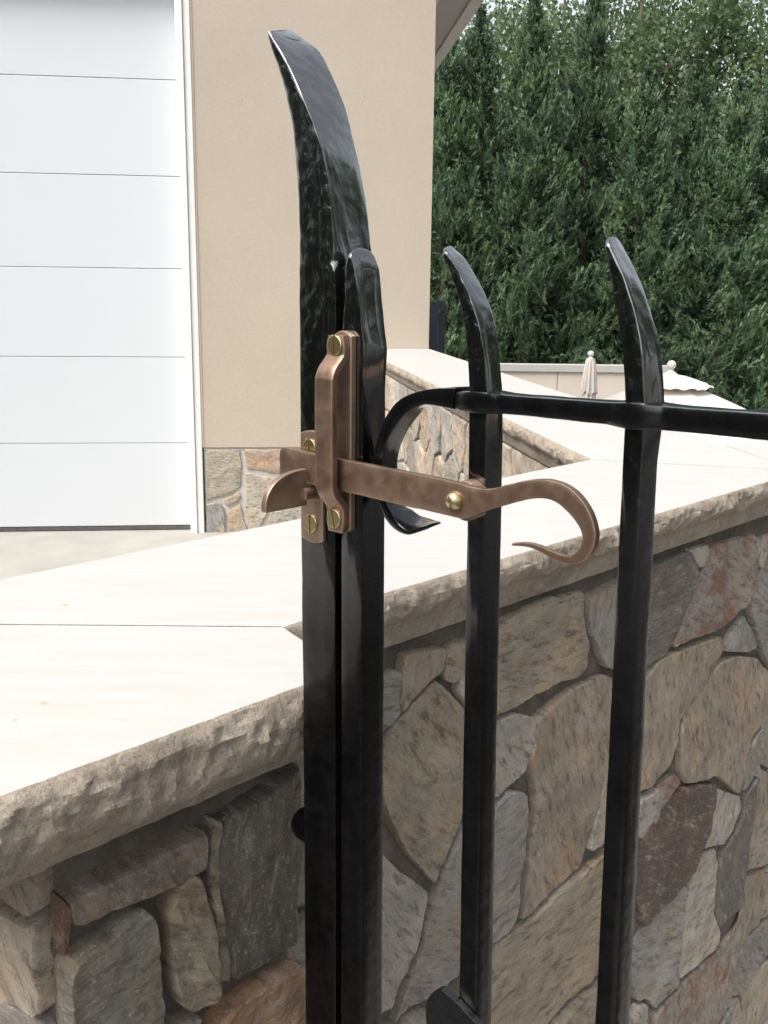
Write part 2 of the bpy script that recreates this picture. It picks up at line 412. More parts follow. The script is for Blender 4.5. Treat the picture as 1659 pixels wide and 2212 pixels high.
# ------------------------------------------------------------------ cap stones
CAPH = .078
PROF = [(0, 0), (.003, .002), (.006, .006), (.0085, .011), (.010, .017), (.0105, .023), (.010, .029), (.008, .034), (.0045, .039), (.000, .043), (-.0035, .0465), (-.006, .050), (-.0075, .055), (-.009, .061), (-.0105, .067), (-.0125, .073), (-.014, .078)]
def facet(v, a):
    """broken-rock relief: every cell is a small tilted plane"""
    ix, iy, iz = math.floor(v.x), math.floor(v.y), math.floor(v.z); bd = 9
    for i in (ix - 1, ix, ix + 1):
        for j in (iy - 1, iy, iy + 1):
            h = CELL.get((i, j, iz))
            if h is None:
                r_ = random.Random(i * 7919 + j * 104729 + iz * 31); h = CELL[(i, j, iz)] = (i + r_.random(), j + r_.random(), r_.uniform(-.5, .5), r_.uniform(-1, 1), r_.uniform(-1, 1))
            dx, dy = v.x - h[0], v.y - h[1]; d = math.sqrt(dx * dx + dy * dy)
            bd = min(bd, h[2] * .55 + (dx * h[3] + dy * h[4]) * .5 + d * .9)
    return a * (bd - .25)
CELL = {}
PROF2 = [(0, 0), (.003, .002), (.006, .006), (.009, .011), (.011, .017), (.012, .023), (.0125, .029), (.0125, .035), (.0115, .041), (.0095, .047), (.006, .052), (.000, .056), (-.008, .0595), (-.014, .0635), (-.018, .068), (-.021, .073), (-.024, .078)]
def fine_prof(P):
    out = []
    for (a, b), (c, d) in zip(P, P[1:]):
        k = 2 if d - b > .0035 else 1
        out += [(a + (c - a) * t / k, b + (d - b) * t / k) for t in range(k)]
    return out + [P[-1]]
def cap_slab(name, poly, rough, parent, ztop=CAPZ, step=.004, hk=1.0, out=1.0, seed=0, label=None, PROF=PROF, rl=.043):
    """poly counter-clockwise plan; rough[i] marks edge i (poly[i] -> poly[i+1]) as split rock face"""
    PROF = fine_prof(PROF); n = len(poly); V = []; Fc = []; MI = []; topring = []; botring = []
    def nrm(a, b):
        d = (b - a).normalized(); return Vector((d.y, -d.x, 0))
    for i in range(n):
        a, b = poly[i], poly[(i + 1) % n]; L = (b - a).length; nn = nrm(a, b)
        if not rough[i]:
            V.append(Vector((a.x, a.y, ztop)) if not rough[i - 1] else None)
            if V[-1] is None: V.pop()
            else: topring.append(len(V) - 1); V.append(Vector((a.x, a.y, ztop - CAPH))); botring.append(len(V) - 1)
            continue
        prevn = nrm(poly[i - 1], a) if rough[i - 1] else nn
        nextn = nrm(b, poly[(i + 2) % n]) if rough[(i + 1) % n] else nn
        k = max(2, int(L / step)); start = 1 if rough[i - 1] else 0
        for s in range(start, k + 1):
            t_ = s / k; p = a.lerp(b, t_); ds, de = t_ * L, (1 - t_) * L
            n2 = nn.copy()
            if ds < .015: n2 = (nn * (.5 + ds / .03) + prevn * (.5 - ds / .03)).normalized()
            if de < .015: n2 = (nn * (.5 + de / .03) + nextn * (.5 - de / .03)).normalized()
            for j, (po, pd) in enumerate(PROF):
                q = Vector((p.x, p.y, ztop - pd * hk))
                w_ = min(1, pd / .008) * (1 if pd < rl else .25)
                sv = q * 1.0 + Vector((seed * 7.1, 0, 0)); al = q.dot(nn.cross(Vector((0, 0, 1)))) + seed * 3
                fine = noise.fractal(sv * 85, .8, 2.1, 5)
                sc = noise.fractal(Vector((al * 8, 2., 5.)), .8, 2., 4)
                wj = noise.noise(sv * 30) * .25
                fac = .62 * facet(Vector((al * 15 + pd * 30 + wj * 2, pd * 17 - al * 6 + wj, 1.7 + seed)), 1.0) + .42 * facet(Vector((al * 38 - pd * 30 + wj, pd * 44 + al * 9, 4.1)), 1.0) + .2 * facet(Vector((al * 95, pd * 110, 9.)), 1.0)
                o_ = po * out + (fac * .0115 + fine * .0018 + sc * .006 * (1 if pd > .015 else .4)) * w_ * out
                o_ += noise.fractal(Vector((al * 40, 1., 1.)), .8, 2.1, 3) * .0010
                q += n2 * o_
                if .006 < pd < rl + .012: q.z += (sc * .010 + fac * .002 + fine * .001) * hk * min(1, (pd - .006) / .03, (rl + .012 - pd) / .012)
                V.append(q)
            topring.append(len(V) - len(PROF)); botring.append(len(V) - 1)
    # side faces
    m_ = len(topring)
    for i in range(m_):
        a, b = topring[i], topring[(i + 1) % m_]; ra = botring[i] - a; rb = botring[(i + 1) % m_] - b
        P_ = len(PROF) - 1
        ia = V[a]; 
        if ra == P_ and rb == P_ and (V[b] - V[a]).length < step * 3:
            for j in range(P_): Fc.append((a + j, a + j + 1, b + j + 1, b + j)); MI.append(1)
        else:
            chain = [a + j for j in range(ra + 1)] + [b + j for j in range(rb, -1, -1)]
            Fc.append(tuple(chain)); MI.append(1)
    b0 = len(V); V += [V[i_].copy() for i_ in topring]; b1_ = len(V)
    Fc.append(tuple(range(b0, b1_))); MI.append(0);
    me = mesh(name, V, Fc, MI)
    bm = bmesh.new(); bm.from_mesh(me); bmesh.ops.triangulate(bm, faces=[f for f in bm.faces if len(f.verts) > 4], ngon_method='EAR_CLIP')
    bm.to_mesh(me); bm.free()
    o = link(name, me, [CAPT, CAPE], parent, smooth=20)
    if label: o['label'] = label
    return o
def inset(a, d): return a + d
CB = CAPZ - CAPH + .004

# ---- wall with the long cap
wall1 = empty('stone_garden_wall', Matrix.Translation((pC.x, pC.y, 0)))
tag(wall1, 'low fieldstone wall with pale sandstone cap running right behind the iron pickets', 'wall')
IV = wall1.matrix_world.inverted()
def local(M): return IV @ M
def reparent(o, p):
    if o is None: return
    o.parent = p; o.matrix_parent_inverse = p.matrix_world.inverted(); return o
OV = .030
f1o = pD - WN * OV; f1 = frame_of(f1o, WD)
backoff = -WN
K_in = lineX(f1o, WD, K_ + Vector((W2R.y, -W2R.x, 0)) * -.03, W2R)
c1 = link('wall_core', prism('wall_core', [f1o - WD * .33, K_in - WD * .001, pG + WN * .05 + WD * .12, pG + WN * .03, pF + WN * .03], GZ - .1, CB), MORTAR); reparent(c1, wall1)
gapj = .0015
mit = (K_ - pG).normalized()
cs = cap_slab('cap_slab', [pC + (pJ - pC) * 0 + WD * .001, pC.lerp(pD, 1.0), K_ - WD * gapj, pG - WD * gapj * 2, Vector((-.638, 1.003, 0)), pC + Vector((-.002, .003, 0))],
     [True, True, False, False, False, False], wall1, seed=3); cs.matrix_parent_inverse = wall1.matrix_world.inverted()
# traced stones of this face
def c4(x, y): return (813.2 + .5098 * x, 1152.1 + .5098 * y)
def c5(x, y): return (.5106 * x, 1490.9 + .5106 * y)
def c6(x, y): return (.5106 * x, 880.9 + .5106 * y)
def to_frame(pts, conv, M, N):
    O = M.translation; inv = M.inverted(); out = []
    for p in pts:
        q = inv @ on_plane(*conv(*p), O, N); out.append(Vector((q.x, q.z)))
    return out
GREY, TAN, PINK, DARK, BROWN, RUST, LITE, BLUE = (.355, .345, .325), (.42, .365, .29), (.42, .355, .285), (.20, .19, .172), (.15, .112, .095), RUST, (.47, .445, .40), (.29, .285, .275)
stones1 = [
 (PINK, [(82,560),(90,505),(255,475),(262,500),(245,570),(160,640),(75,745),(70,700)]),
 (PINK, [(272,480),(380,425),(400,450),(385,530),(330,595),(300,625),(255,605)]),
 (GREY, [(-30,620),(68,560),(66,700),(72,745),(38,800),(-40,860)]),
 (TAN, [(40,805),(75,765),(215,615),(250,640),(300,690),(370,760),(425,800),(400,1000),(370,1080),(330,1220),(295,1290),(250,1410),(225,1475),(180,1420),(110,1345),(55,1250),(-10,1140),(-20,900)]),
 (LITE, [(330,600),(372,555),(440,565),(425,700),(365,742),(315,660)]),
 (TAN, [(470,385),(700,275),(857,240),(864,420),(880,460),(872,560),(850,592),(700,645),(520,745),(440,770),(435,700),(448,560)]),
 (GREY, [(875,262),(1010,190),(1085,165),(1088,560),(1050,592),(935,552),(915,482),(882,420),(866,330)]),
 (PINK, [(650,775),(800,655),(940,595),(1010,615),(1040,690),(990,820),(958,980),(930,1120),(880,1290),(858,1390),(700,1530),(590,1632),(612,1480),(630,1300),(655,1180),(645,1060),(622,960),(640,880)]),
 (LITE, [(515,778),(570,755),(640,775),(645,850),(625,940),(590,1020),(500,1095),(440,1120),(440,810)]),
 (GREY, [(500,1115),(540,1085),(605,1092),(610,1150),(602,1300),(580,1440),(565,1600),(548,1675),(490,1715),(430,1740),(420,1500),(440,1180)]),
 (GREY, [(345,1240),(368,1222),(420,1200),(412,1500),(400,1700),(360,1835),(250,1925),(130,1985),(60,2035),(50,2060),(95,1900),(150,1760),(205,1560),(245,1470),(295,1330)]),
 (LITE, [(25,1365),(80,1425),(150,1472),(193,1512),(160,1680),(110,1800),(40,1975),(-40,2060),(-60,1500),(-20,1320)]),
 (GREY, [(-60,2100),(60,2062),(140,2012),(225,1985),(170,2060),(140,2230),(-60,2230)]),
 (TAN, [(495,1730),(640,1620),(760,1500),(880,1395),(960,1335),(1005,1310),(990,1480),(960,1650),(930,1850),(860,1912),(780,1990),(700,2079),(640,2160),(430,2180),(425,1900)]),
 (TAN, [(860,1935),(935,1890),(1010,1860),(1020,2200),(680,2200),(750,2050)]),
 (LITE, [(980,960),(1040,780),(1075,900),(1050,1200),(960,1290),(878,1338),(902,1220),(932,1115),(962,1000)]),
 (DARK, [(1110,150),(1290,72),(1322,130),(1338,165),(1290,290),(1240,390),(1213,468),(1180,508),(1105,560)]),
 (LITE, [(1305,66),(1385,42),(1378,90),(1347,142),(1328,118)]),
 (RUST, [(1393,50),(1580,0),(1590,120),(1573,230),(1552,288),(1430,398),(1290,448),(1228,478),(1262,380),(1312,260),(1352,150)]),
 (LITE, [(1597,20),(1659,0),(1640,60),(1612,145),(1600,120)]),
 (GREY, [(1590,205),(1650,70),(1700,20),(1700,560),(1655,560),(1602,480),(1575,380),(1563,312)]),
 (GREY, [(1540,345),(1578,430),(1590,480),(1560,498),(1450,493),(1457,468),(1482,420)]),
 (TAN, [(1180,522),(1290,482),(1430,432),(1440,470),(1400,560),(1368,620),(1280,738),(1250,800),(1243,880),(1222,960),(1150,1055),(1080,1090),(1090,640)]),
 (PINK, [(1425,542),(1500,517),(1590,525),(1650,580),(1690,640),(1690,735),(1610,800),(1562,860),(1545,960),(1520,1092),(1495,1088),(1440,1030),(1400,1015),(1340,1043),(1282,1050),(1268,1000),(1262,850),(1284,750),(1372,632)]),
 (BLUE, [(1572,872),(1672,775),(1665,900),(1640,965),(1565,1045),(1532,1090),(1552,960)]),
 (LITE, [(1150,1092),(1168,1072),(1152,1200),(1130,1250),(1095,1290),(1085,1120)]),
 (RUST, [(1178,1060),(1240,1012),(1255,1040),(1230,1090),(1190,1150),(1155,1225),(1146,1190)]),
 (BROWN, [(1212,1112),(1300,1062),(1408,1052),(1414,1080),(1398,1200),(1368,1300),(1330,1400),(1295,1460),(1180,1590),(1105,1655),(1075,1500),(1100,1290),(1160,1185)]),
 (LITE, [(1430,1078),(1530,1112),(1528,1160),(1480,1270),(1438,1308),(1372,1328),(1388,1260),(1412,1180)]),
 (DARK, [(1542,1112),(1622,1005),(1648,990),(1648,1100),(1620,1300),(1590,1440),(1560,1560),(1450,1668),(1427,1630),(1424,1500),(1442,1350),(1502,1260),(1532,1180)]),
 (LITE, [(1370,1352),(1425,1332),(1432,1400),(1418,1500),(1412,1600),(1438,1690),(1428,1738),(1350,1800),(1262,1876),(1258,1840),(1278,1700),(1302,1560),(1314,1470)]),
 (GREY, [(1108,1675),(1290,1485),(1302,1500),(1280,1650),(1260,1780),(1248,1895),(1200,1945),(1150,1995),(1122,1958),(1080,1968),(1050,1800)]),
 (RUST, [(1155,2022),(1260,1905),(1440,1755),(1520,1655),(1592,1510),(1608,1600),(1594,1750),(1562,1900),(1500,1985),(1435,2079),(1395,2180),(1150,2180),(1146,2060)]),
 (LITE, [(1080,1990),(1118,1980),(1130,2060),(1138,2180),(1030,2180)]),
 (GREY, [(1455,2079),(1548,1935),(1552,2000),(1530,2180),(1415,2180)]),
 (TAN, [(1640,1125),(1660,1100),(1652,1350),(1630,1560),(1594,1850),(1560,2100),(1566,1950),(1606,1700),(1628,1450)]),
]
minz = 9
for i, (c_, pts) in enumerate(stones1):
    P = to_frame(pts, c4, f1, WN)
    P = [Vector((min(p.x, (K_in - f1o).dot(WD) - .004), min(p.y, CB - .001))) for p in P]
    big = abs(area_c(P)[0])
    o = stone(P, f1, None, tuple(v * 1.0 for v in c_), 11 + i, depth=.013, step=.005 if big > .004 else .0035, amp=.0042); reparent(o, wall1)
# courses below the picture and left of it
Lw = (K_in - f1o).dot(WD)
zb = [(inv_.y) for inv_ in to_frame([(0, 2150), (1500, 2150)], c4, f1, WN)]
def proj(p):
    d = Vector(p) - CAM; z = d.dot(F_)
    return 829.5 + FOC * d.dot(RT) / z, 1106 - FOC * d.dot(UP) / z
def hidden(P, fr_, x0=836, x1=1640, y1=2200):
    for p in P:
        a_, b_ = proj(fr_ @ Vector((p.x, 0, p.y)))
        if x0 < a_ < x1 and b_ < y1: return True
    return False
rs = random.Random(5)
ZB0 = zb[0]
for P in voronoi(-.30, Lw, GZ, .26, .11, 21, .008):
    if hidden(P, f1): continue
    o = stone(P, f1, None, stone_col(rs), rs.random() * 90, step=.014); reparent(o, wall1)
for P in voronoi(.0, .62, .27, ZB0 + .1, .09, 22, .008):
    if hidden(P, f1): continue
    o = stone(P, f1, None, stone_col(rs), rs.random() * 90, step=.012); reparent(o, wall1)
for P in voronoi(-.30, -.01, .27, CB - .01, .11, 23, .008):
    o = stone(P, f1, None, stone_col(rs), rs.random() * 90, step=.012); reparent(o, wall1)

# ---- pier in front left
pier = empty('stone_gate_pier', Matrix.Translation(((pA.x + pB.x) / 2, (pA.y + pB.y) / 2, 0)))
tag(pier, 'fieldstone gate pier with thick rock faced cap at lower left, behind the tall post', 'pier')
ABd = (pB - pA).normalized(); ABn = Vector((ABd.y, -ABd.x, 0))
pO = .045
pierL_face = on_plane(100, 1960, pA - ABn * pO, ABn)        # lower left corner of the pier body
cornL = Vector((pierL_face.x, pierL_face.y, 0))
capL = cornL - ABd * .10 + ABn * pO
LD = Vector((-.86, .51, 0)).normalized()                     # left return direction
capL2 = capL + LD * .5
cs = cap_slab('cap_slab', [capL, pB, pC, Vector((-.640, .9995, 0)), capL2], [True, True, False, False, True], pier, seed=8, hk=1.12, out=1.0, step=.003, PROF=PROF2, rl=.056)
cs.matrix_parent_inverse = pier.matrix_world.inverted()
cB_in = pB - ABn * pO - ABd * .035
pc = link('pier_core', prism('pier_core', [cornL, cB_in, pC - Vector((.05, .0, 0)) , pJ + Vector((-.2, -.03, 0)), cornL + LD * .46], GZ - .1, CB), MORTAR); reparent(pc, pier)
f2 = frame_of(cornL, ABd)
stonesP = [
 ((0.297, 0.250, 0.209), [(238,835),(420,745),(600,662),(800,562),(815,600),(818,715),(780,748),(560,830),(300,938),(258,942),(232,885)]),
 ((0.150, 0.150, 0.130), [(905,530),(980,470),(1290,285),(1450,190),(1500,800),(1290,1000),(1200,1060),(1050,1140),(945,1198),(905,1000),(885,800)]),
 ((0.351, 0.312, 0.247), [(858,525),(895,530),(876,800),(900,1000),(938,1200),(895,1204),(868,1000),(845,700)]),
 ((0.338, 0.293, 0.221), [(655,900),(700,790),(790,750),(826,850),(848,1000),(856,1255),(740,1295),(692,1268),(668,1100)]),
 ((0.257, 0.250, 0.209), [(215,1150),(265,1085),(390,1005),(545,885),(592,915),(620,1150),(638,1412),(642,1700),(110,1700),(150,1450)]),
 ((0.396, 0.384, 0.348), [(100,1440),(125,1260),(205,1165),(190,1230),(140,1450),(100,1700),(60,1700)]),
 ((.17, .105, .07), [(150,960),(212,850),(232,870),(234,1060),(200,1092),(135,1108),(133,1030)]),
 ((0.351, 0.234, 0.156), [(840,1412),(905,1318),(1050,1215),(1290,1090),(1470,990),(1520,1700),(760,1700)]),
 ((0.375, 0.338, 0.300), [(665,1385),(800,1330),(765,1412),(720,1700),(655,1700)]),
]
LP = (cB_in - cornL).dot(ABd)
for i, (c_, pts) in enumerate(stonesP):
    P = to_frame(pts, c5, f2, ABn); P = [Vector((max(.003, min(p.x, LP - .003)), min(p.y, CB - .001))) for p in P]
    o = stone(P, f2, None, c_, 81 + i * 2, depth=.022, step=.004, amp=.0055, rough=.0022); reparent(o, pier)
rs = random.Random(9)
zl = min(p.y for p in to_frame([(300, 1705)], c5, f2, ABn))
for P in voronoi(0, LP, GZ, max(.1, zl - .01), .13, 31, .01):
    o = stone(P, f2, None, stone_col(rs), rs.random() * 90, step=.012); reparent(o, pier)
f3 = frame_of(cornL + LD * .46, -LD)
for P in voronoi(0, .46, GZ, CB - .004, .085, 37, .009):
    o = stone(P, f3, None, stone_col(rs, 1.15), rs.random() * 90, step=.006, amp=.004); reparent(o, pier)
fr = frame_of(cB_in, (pC - Vector((.05, 0, 0)) - cB_in))
for P in voronoi(0, (pC - Vector((.05, 0, 0)) - cB_in).length, GZ, CB - .004, .12, 33, .01):
    o = stone(P, fr, None, stone_col(rs), rs.random() * 90, step=.012); reparent(o, pier)

# ---- receding wall to the garage
wall2 = empty('stone_garden_wall', Matrix.Translation((pG.x, pG.y, 0)))
tag(wall2, 'fieldstone wall with wide white cap receding from the corner to the beige garage', 'wall')
n2l = Vector((-W2L.y, W2L.x, 0))      # left side normal
a2, b2_ = pG + n2l * -.03, edgeL_end + n2l * -.03 + W2L * -.004
cs = cap_slab('cap_slab', [pG + W2L * .002 + n2l * -.0, K_ + W2R * .002, edgeR_end - W2R * .006, edgeL_end - W2L * .006][::1],
     [False, True, False, True], wall2, seed=5, step=.010); cs.matrix_parent_inverse = wall2.matrix_world.inverted()
c2 = link('wall_core', prism('wall_core', [a2 + W2L * .0, K_in + W2R * .001 + Vector((0, .001, 0)), edgeR_end + Vector((-.03, -.02, 0)), b2_], -1.8, CB), MORTAR_L); reparent(c2, wall2)
f4 = frame_of(b2_, -(b2_ - a2)); L2 = (b2_ - a2).length
rs = random.Random(12)
for P in voronoi(0, L2 - .02, GZ, CB - .012, .20, 41, .014, 1.1):
    o = stone(P, f4, None, stone_col(rs, 1.25), rs.random() * 90, depth=.016, step=.022, amp=.006, rough=.004); reparent(o, wall2)

# ---- third wall going on to the right
wall3 = empty('stone_garden_wall', Matrix.Translation((K_.x + .1, K_.y + .1, 0)))
tag(wall3, 'fieldstone wall set slightly back, continuing past the wall corner at the right edge', 'wall')
q0 = K_ + W2R * .06; q1 = q0 + WD * 7; pVe = lineX(K_, W2R, pV, WD)
cs = cap_slab('cap_slab', [q0 + WD * .004, q1, pVe + WD * 7, pVe + WD * .004], [True, False, True, False], wall3, seed=6, step=.012); cs.matrix_parent_inverse = wall3.matrix_world.inverted()
fo3 = q0 - WN * .03
c3 = link('wall_core', prism('wall_core', [fo3, fo3 + WD * 7, pVe + WD * 7 + WN * .03, pVe + WN * .03], -1.8, CB), MORTAR); reparent(c3, wall3)
f5 = frame_of(fo3, WD)
for P in voronoi(0.0, 2.2, GZ, CB - .01, .16, 51, .012):
    o = stone(P, f5, None, stone_col(rs, 1.1), rs.random() * 90, step=.02, amp=.005); reparent(o, wall3)

# ------------------------------------------------------------------ garage
gar = empty('garage_building', Matrix.Translation((GC.x, GC.y, 0)))
tag(gar, 'beige stucco garage with white sectional door and stone base', 'garage')
fg = frame_of(GC, GT)          # X along the face (to the right), Y into the building, Z up; origin at right corner
def gx(px, py): return (fg.inverted() @ on_plane(px, py, GC, GN_)).x
def gz(px, py): return on_plane(px, py, GC, GN_).z
def gpart(name, me, mt, **kw):
    o = link(name, me, mt, **kw); o.matrix_world = fg; reparent(o, gar); return o
xw = gx(436, 800)                     # left end of the beige wall
xj0 = gx(402, 800)                    # inner jamb edge at the door
zs = gz(550, 966)                     # bottom of the stucco
gpart('wall', box('wall', xw, 0, 0, 6, zs, 4.4), STUCCO)
gpart('wall_edge_trim', box('wall_edge_trim', xw - .012, xw - .001, -.004, .05, zs, 4.4), simple('tan_caulk', (.62, .50, .40), (.58, .46, .36), 9, .8))
gpart('stone_base', box('stone_base', xw, 0, .012, 6, -.5, zs - .002), MORTAR_L)
for a, b, y0, y1, nm in ((xw - .105, xw - .060, -.025, .06, 'door_trim'), (xw - .058, xw - .013, -.012, .06, 'door_trim'), (xj0 - .005, xw - .107, .03, .14, 'door_jamb')):
    o = gpart(nm, box(nm, a, b, y0, y1, DZ - .01, 4.4), TRIM); bevel(o, .004)
# sectional door: traced joint heights
dz = [DZ + .03, gz(200, 961), gz(200, 772), gz(195, 577), gz(190, 373), gz(190, 160)]
pit = (dz[5] - dz[1]) / 4
dz.append(dz[5] + pit)
for i in range(6):
    z0, z1 = dz[i], dz[i + 1] - .0022
    V = []; xa, xb = -6.0, xj0 - .006
    pr = [(.092, z0), (.0865, z0 + .0015), (.086, z0 + .004), (.086, z1 - .004), (.0865, z1 - .0015), (.092, z1)]
    me = fix(mesh('door_panel', [(x, y, z) for x in (xa, xb) for y, z in pr + [(.13, z1), (.13, z0)]],
         [tuple(range(8)), tuple(range(8, 16))] + [(k, (k + 1) % 8, 8 + (k + 1) % 8, 8 + k) for k in range(8)]))
    gpart('door_panel', me, DOOR)
gpart('door_backing', box('door_backing', -6.0, xj0, .131, .16, -.3, 4.4), TRIM)
gpart('door_seal', box('door_seal', -6.0, xj0 - .008, .082, .128, DZ + .001, dz[0] - .004), RUBBER)
gpart('door_head', box('door_head', -6.0, xw - .107, -.02, .12, gz(190, -55), 4.4), TRIM)
rs = random.Random(14)
gst = [((.36, .34, .28), [(870,174),(1015,174),(1025,250),(1020,335),(960,368),(870,393)]), ((.42, .34, .27), [(1032,174),(1200,174),(1190,288),(1120,268),(1042,256)]),
 ((.45, .42, .35), [(1038,272),(1120,287),(1185,312),(1150,400),(1130,450),(1100,500),(1062,520),(1034,440),(1037,370)]), ((.42, .35, .31), [(942,387),(1012,353),(1024,370),(1010,393),(957,418)]),
 ((.33, .33, .33), [(870,402),(932,396),(952,440),(956,560),(930,700),(870,700)]), ((.44, .36, .28), [(966,432),(1018,402),(1030,470),(1055,527),(1040,700),(960,700)]),
 ((.36, .34, .32), [(1208,174),(1400,174),(1380,300),(1300,330),(1200,300)]), ((.40, .38, .34), [(1160,400),(1200,315),(1300,345),(1330,450),(1230,520),(1110,530),(1140,455)]), ((.34, .34, .33), [(1070,535),(1230,535),(1240,700),(1055,700)])]
gs_frame = fg.copy(); gs_frame.translation = fg @ Vector((0, .010, 0))
for i, (c_, pts) in enumerate(gst):
    c_ = tuple(v * 1.25 for v in c_); P = to_frame(pts, c6, gs_frame, GN_); P = [Vector((max(p.x, xw + .005), min(p.y, zs - .008))) for p in P]
    o = stone(P, gs_frame, None, c_, 161 + i, depth=.014, step=.02, amp=.005, shrink=.003, rough=.006); reparent(o, gar)
x1g = to_frame([(1345, 300)], c6, gs_frame, GN_)[0].x
for P in voronoi(x1g + .06, -.005, GZ, zs - .01, .2, 61, .02):
    o = stone(P, gs_frame, None, stone_col(rs, 1.3), rs.random() * 90, step=.03, amp=.006); reparent(o, gar)
zlow = min(p.y for p in to_frame([(1000, 700)], c6, gs_frame, GN_))
for P in voronoi(xw, x1g + .05, GZ, zlow - .01, .2, 62, .02):
    o = stone(P, gs_frame, None, stone_col(rs, 1.3), rs.random() * 90, step=.03, amp=.006); reparent(o, gar)
# eaves along the side of the garage (edge passes the traced points)
EO = .42
pe = on_plane(1030, 0, GC + GT * EO, GT); ez = pe.z
def eave(nm, x0, x1, z0, z1, mt, y0=-.40, y1=6):
    return gpart(nm, box(nm, x0, x1, y0, y1, z0, z1), mt)
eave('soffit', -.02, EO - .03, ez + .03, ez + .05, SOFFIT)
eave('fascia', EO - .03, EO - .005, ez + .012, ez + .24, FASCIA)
eave('gutter', EO - .004, EO + .09, ez + .05, ez + .16, FASCIA)
eave('frieze_board', .0015, .03, ez - .22, ez + .03, TRIM, 0, 6)
eave('crown_moulding', .03, .09, ez - .04, ez + .03, TRIM, 0, 6)
eave('roof', -7, EO + .02, ez + .25, ez + .33, simple('grey_shingle', (.10, .095, .09), (.16, .15, .14), 6, .9), .02)

# ------------------------------------------------------------------ gate
GA = R(-44); GU = Vector((math.cos(GA), math.sin(GA), 0)); GNN = Vector((GU.y, -GU.x, 0))
if GNN.dot(Vector((0, -1, 0))) < 0: GNN = -GNN
GP = Vector((-.017, .77, 0))
gate = empty('iron_gate'); gate.matrix_world = Matrix((GU, -GNN, Vector((0, 0, 1)))).transposed().to_4x4() @ Matrix.Identity(4)
mw = gate.matrix_world.copy(); mw.translation = GP; gate.matrix_world = mw
tag(gate, 'black wrought iron gate with curved spikes, bronze latch bar and hook handle', 'gate')
MI_ = mw.inverted()
def gn(x, y, n):            # picture point on the plane n in front of the gate's centre plane
    return MI_ @ on_plane(x, y, GP + GNN * n, GNN)
def gu(x, y, u):            # picture point on the plane at u along the gate
    return MI_ @ on_plane(x, y, GP + GU * u, GU)
def lp(name, me, mt, parent, smooth=None):
    return link(name, me, mt, parent, smooth)
def ring4(c, r=.0016, sub=3):
    """rounded quad ring through four corners"""
    out = []
    for i in range(4):
        p, a, b = c[i], c[i - 1], c[(i + 1) % 4]
        ea, eb = (a - p), (b - p); la, lb = max(ea.length, 1e-6), max(eb.length, 1e-6)
        r_ = r[i] if isinstance(r, (list, tuple)) else r; rn = r[(i + 1) % 4] if isinstance(r, (list, tuple)) else r
        ra, rb = min(r_, la * .35), min(r_, lb * .35)
        A, B = p + ea / la * ra, p + eb / lb * rb
        out += [A, (A + B) * .25 + p * .5, B]
        nx_, ra2 = c[(i + 1) % 4], min(rn, lb * .35)
        e = nx_ - p
        for s in range(1, sub): out.append(B.lerp(nx_ - e / lb * ra2, s / sub))
    return out
HZ = CAM_H - .08
def bar(name, parent, corners, mat_, amp=.0002, r=.0016, scale=40., seed=0, rf=None):
    """corners: list of sections of four points; lofted with slight forged unevenness"""
    rings = []
    for c in corners:
        rg = ring4(c, rf(c[1].z) if rf else r); cen = sum(rg, Vector()) / len(rg); o = []
        for p in rg:
            d = (p - cen); L = d.length
            o.append(p + (d / L if L > 1e-6 else d) * noise.fractal(p * scale + Vector((seed, 0, 0)), .9, 2.1, 3) * amp)
        rings.append(o)
    o = lp(name, loft(name, rings), mat_, parent, smooth=40)
    return o
def densify(secs, k):
    ch = [catmull([s[i] for s in secs], k) for i in range(4)]
    return [[ch[i][j] for i in range(4)] for j in range(len(ch[0]))]
def spike_secs(FL, FR, BR, hw, tip, k=8):
    secs = []
    for a, b, c in zip(FL, FR, BR):
        pa, pb, pc = gn(*a, hw), gn(*b, hw), gn(*c, -hw)
        pd = Vector((pa.x + (pc.x - pb.x) * .5, hw, pa.z))
        secs.append([pa, pb, pc, pd])
    s = densify(secs, k)
    tp = gn(*tip, 0); last = s[-1]; cen = sum(last, Vector()) / 4
    d = (tp - cen)
    for q, sc in ((.45, .86), (.8, .6), (.97, .28)):
        s.append([cen + d * q + (p - cen) * sc for p in last])
    return s
def straight(u0, u1, hw0, hw1, z0, z1, n=40):
    return [[Vector((u0(z), -hw0, z)), Vector((u1(z), -hw0, z)), Vector((u1(z), hw1, z)), Vector((u0(z), hw1, z))] for z in [z0 + (z1 - z0) * i / n for i in range(n + 1)]]
def with_spike(secs_spike, zjoin, ubot, hw, z0=.10):
    top = secs_spike[0]
    zc = sum(p.z for p in top) / 4
    ul, ur = top[0].x, top[1].x
    lower = []
    n = 60
    for i in range(n):
        z = z0 + (zc - .012 - z0) * i / n
        t_ = (z - z0) / (zc - z0)
        a, b = ubot[0] + (ul - ubot[0]) * t_, ubot[1] + (ur - ubot[1]) * t_
        lower.append([Vector((a, -hw, z)), Vector((b, -hw, z)), Vector((b, hw, z)), Vector((a, hw, z))])
    return lower + secs_spike

HP, HS = .0098, .013
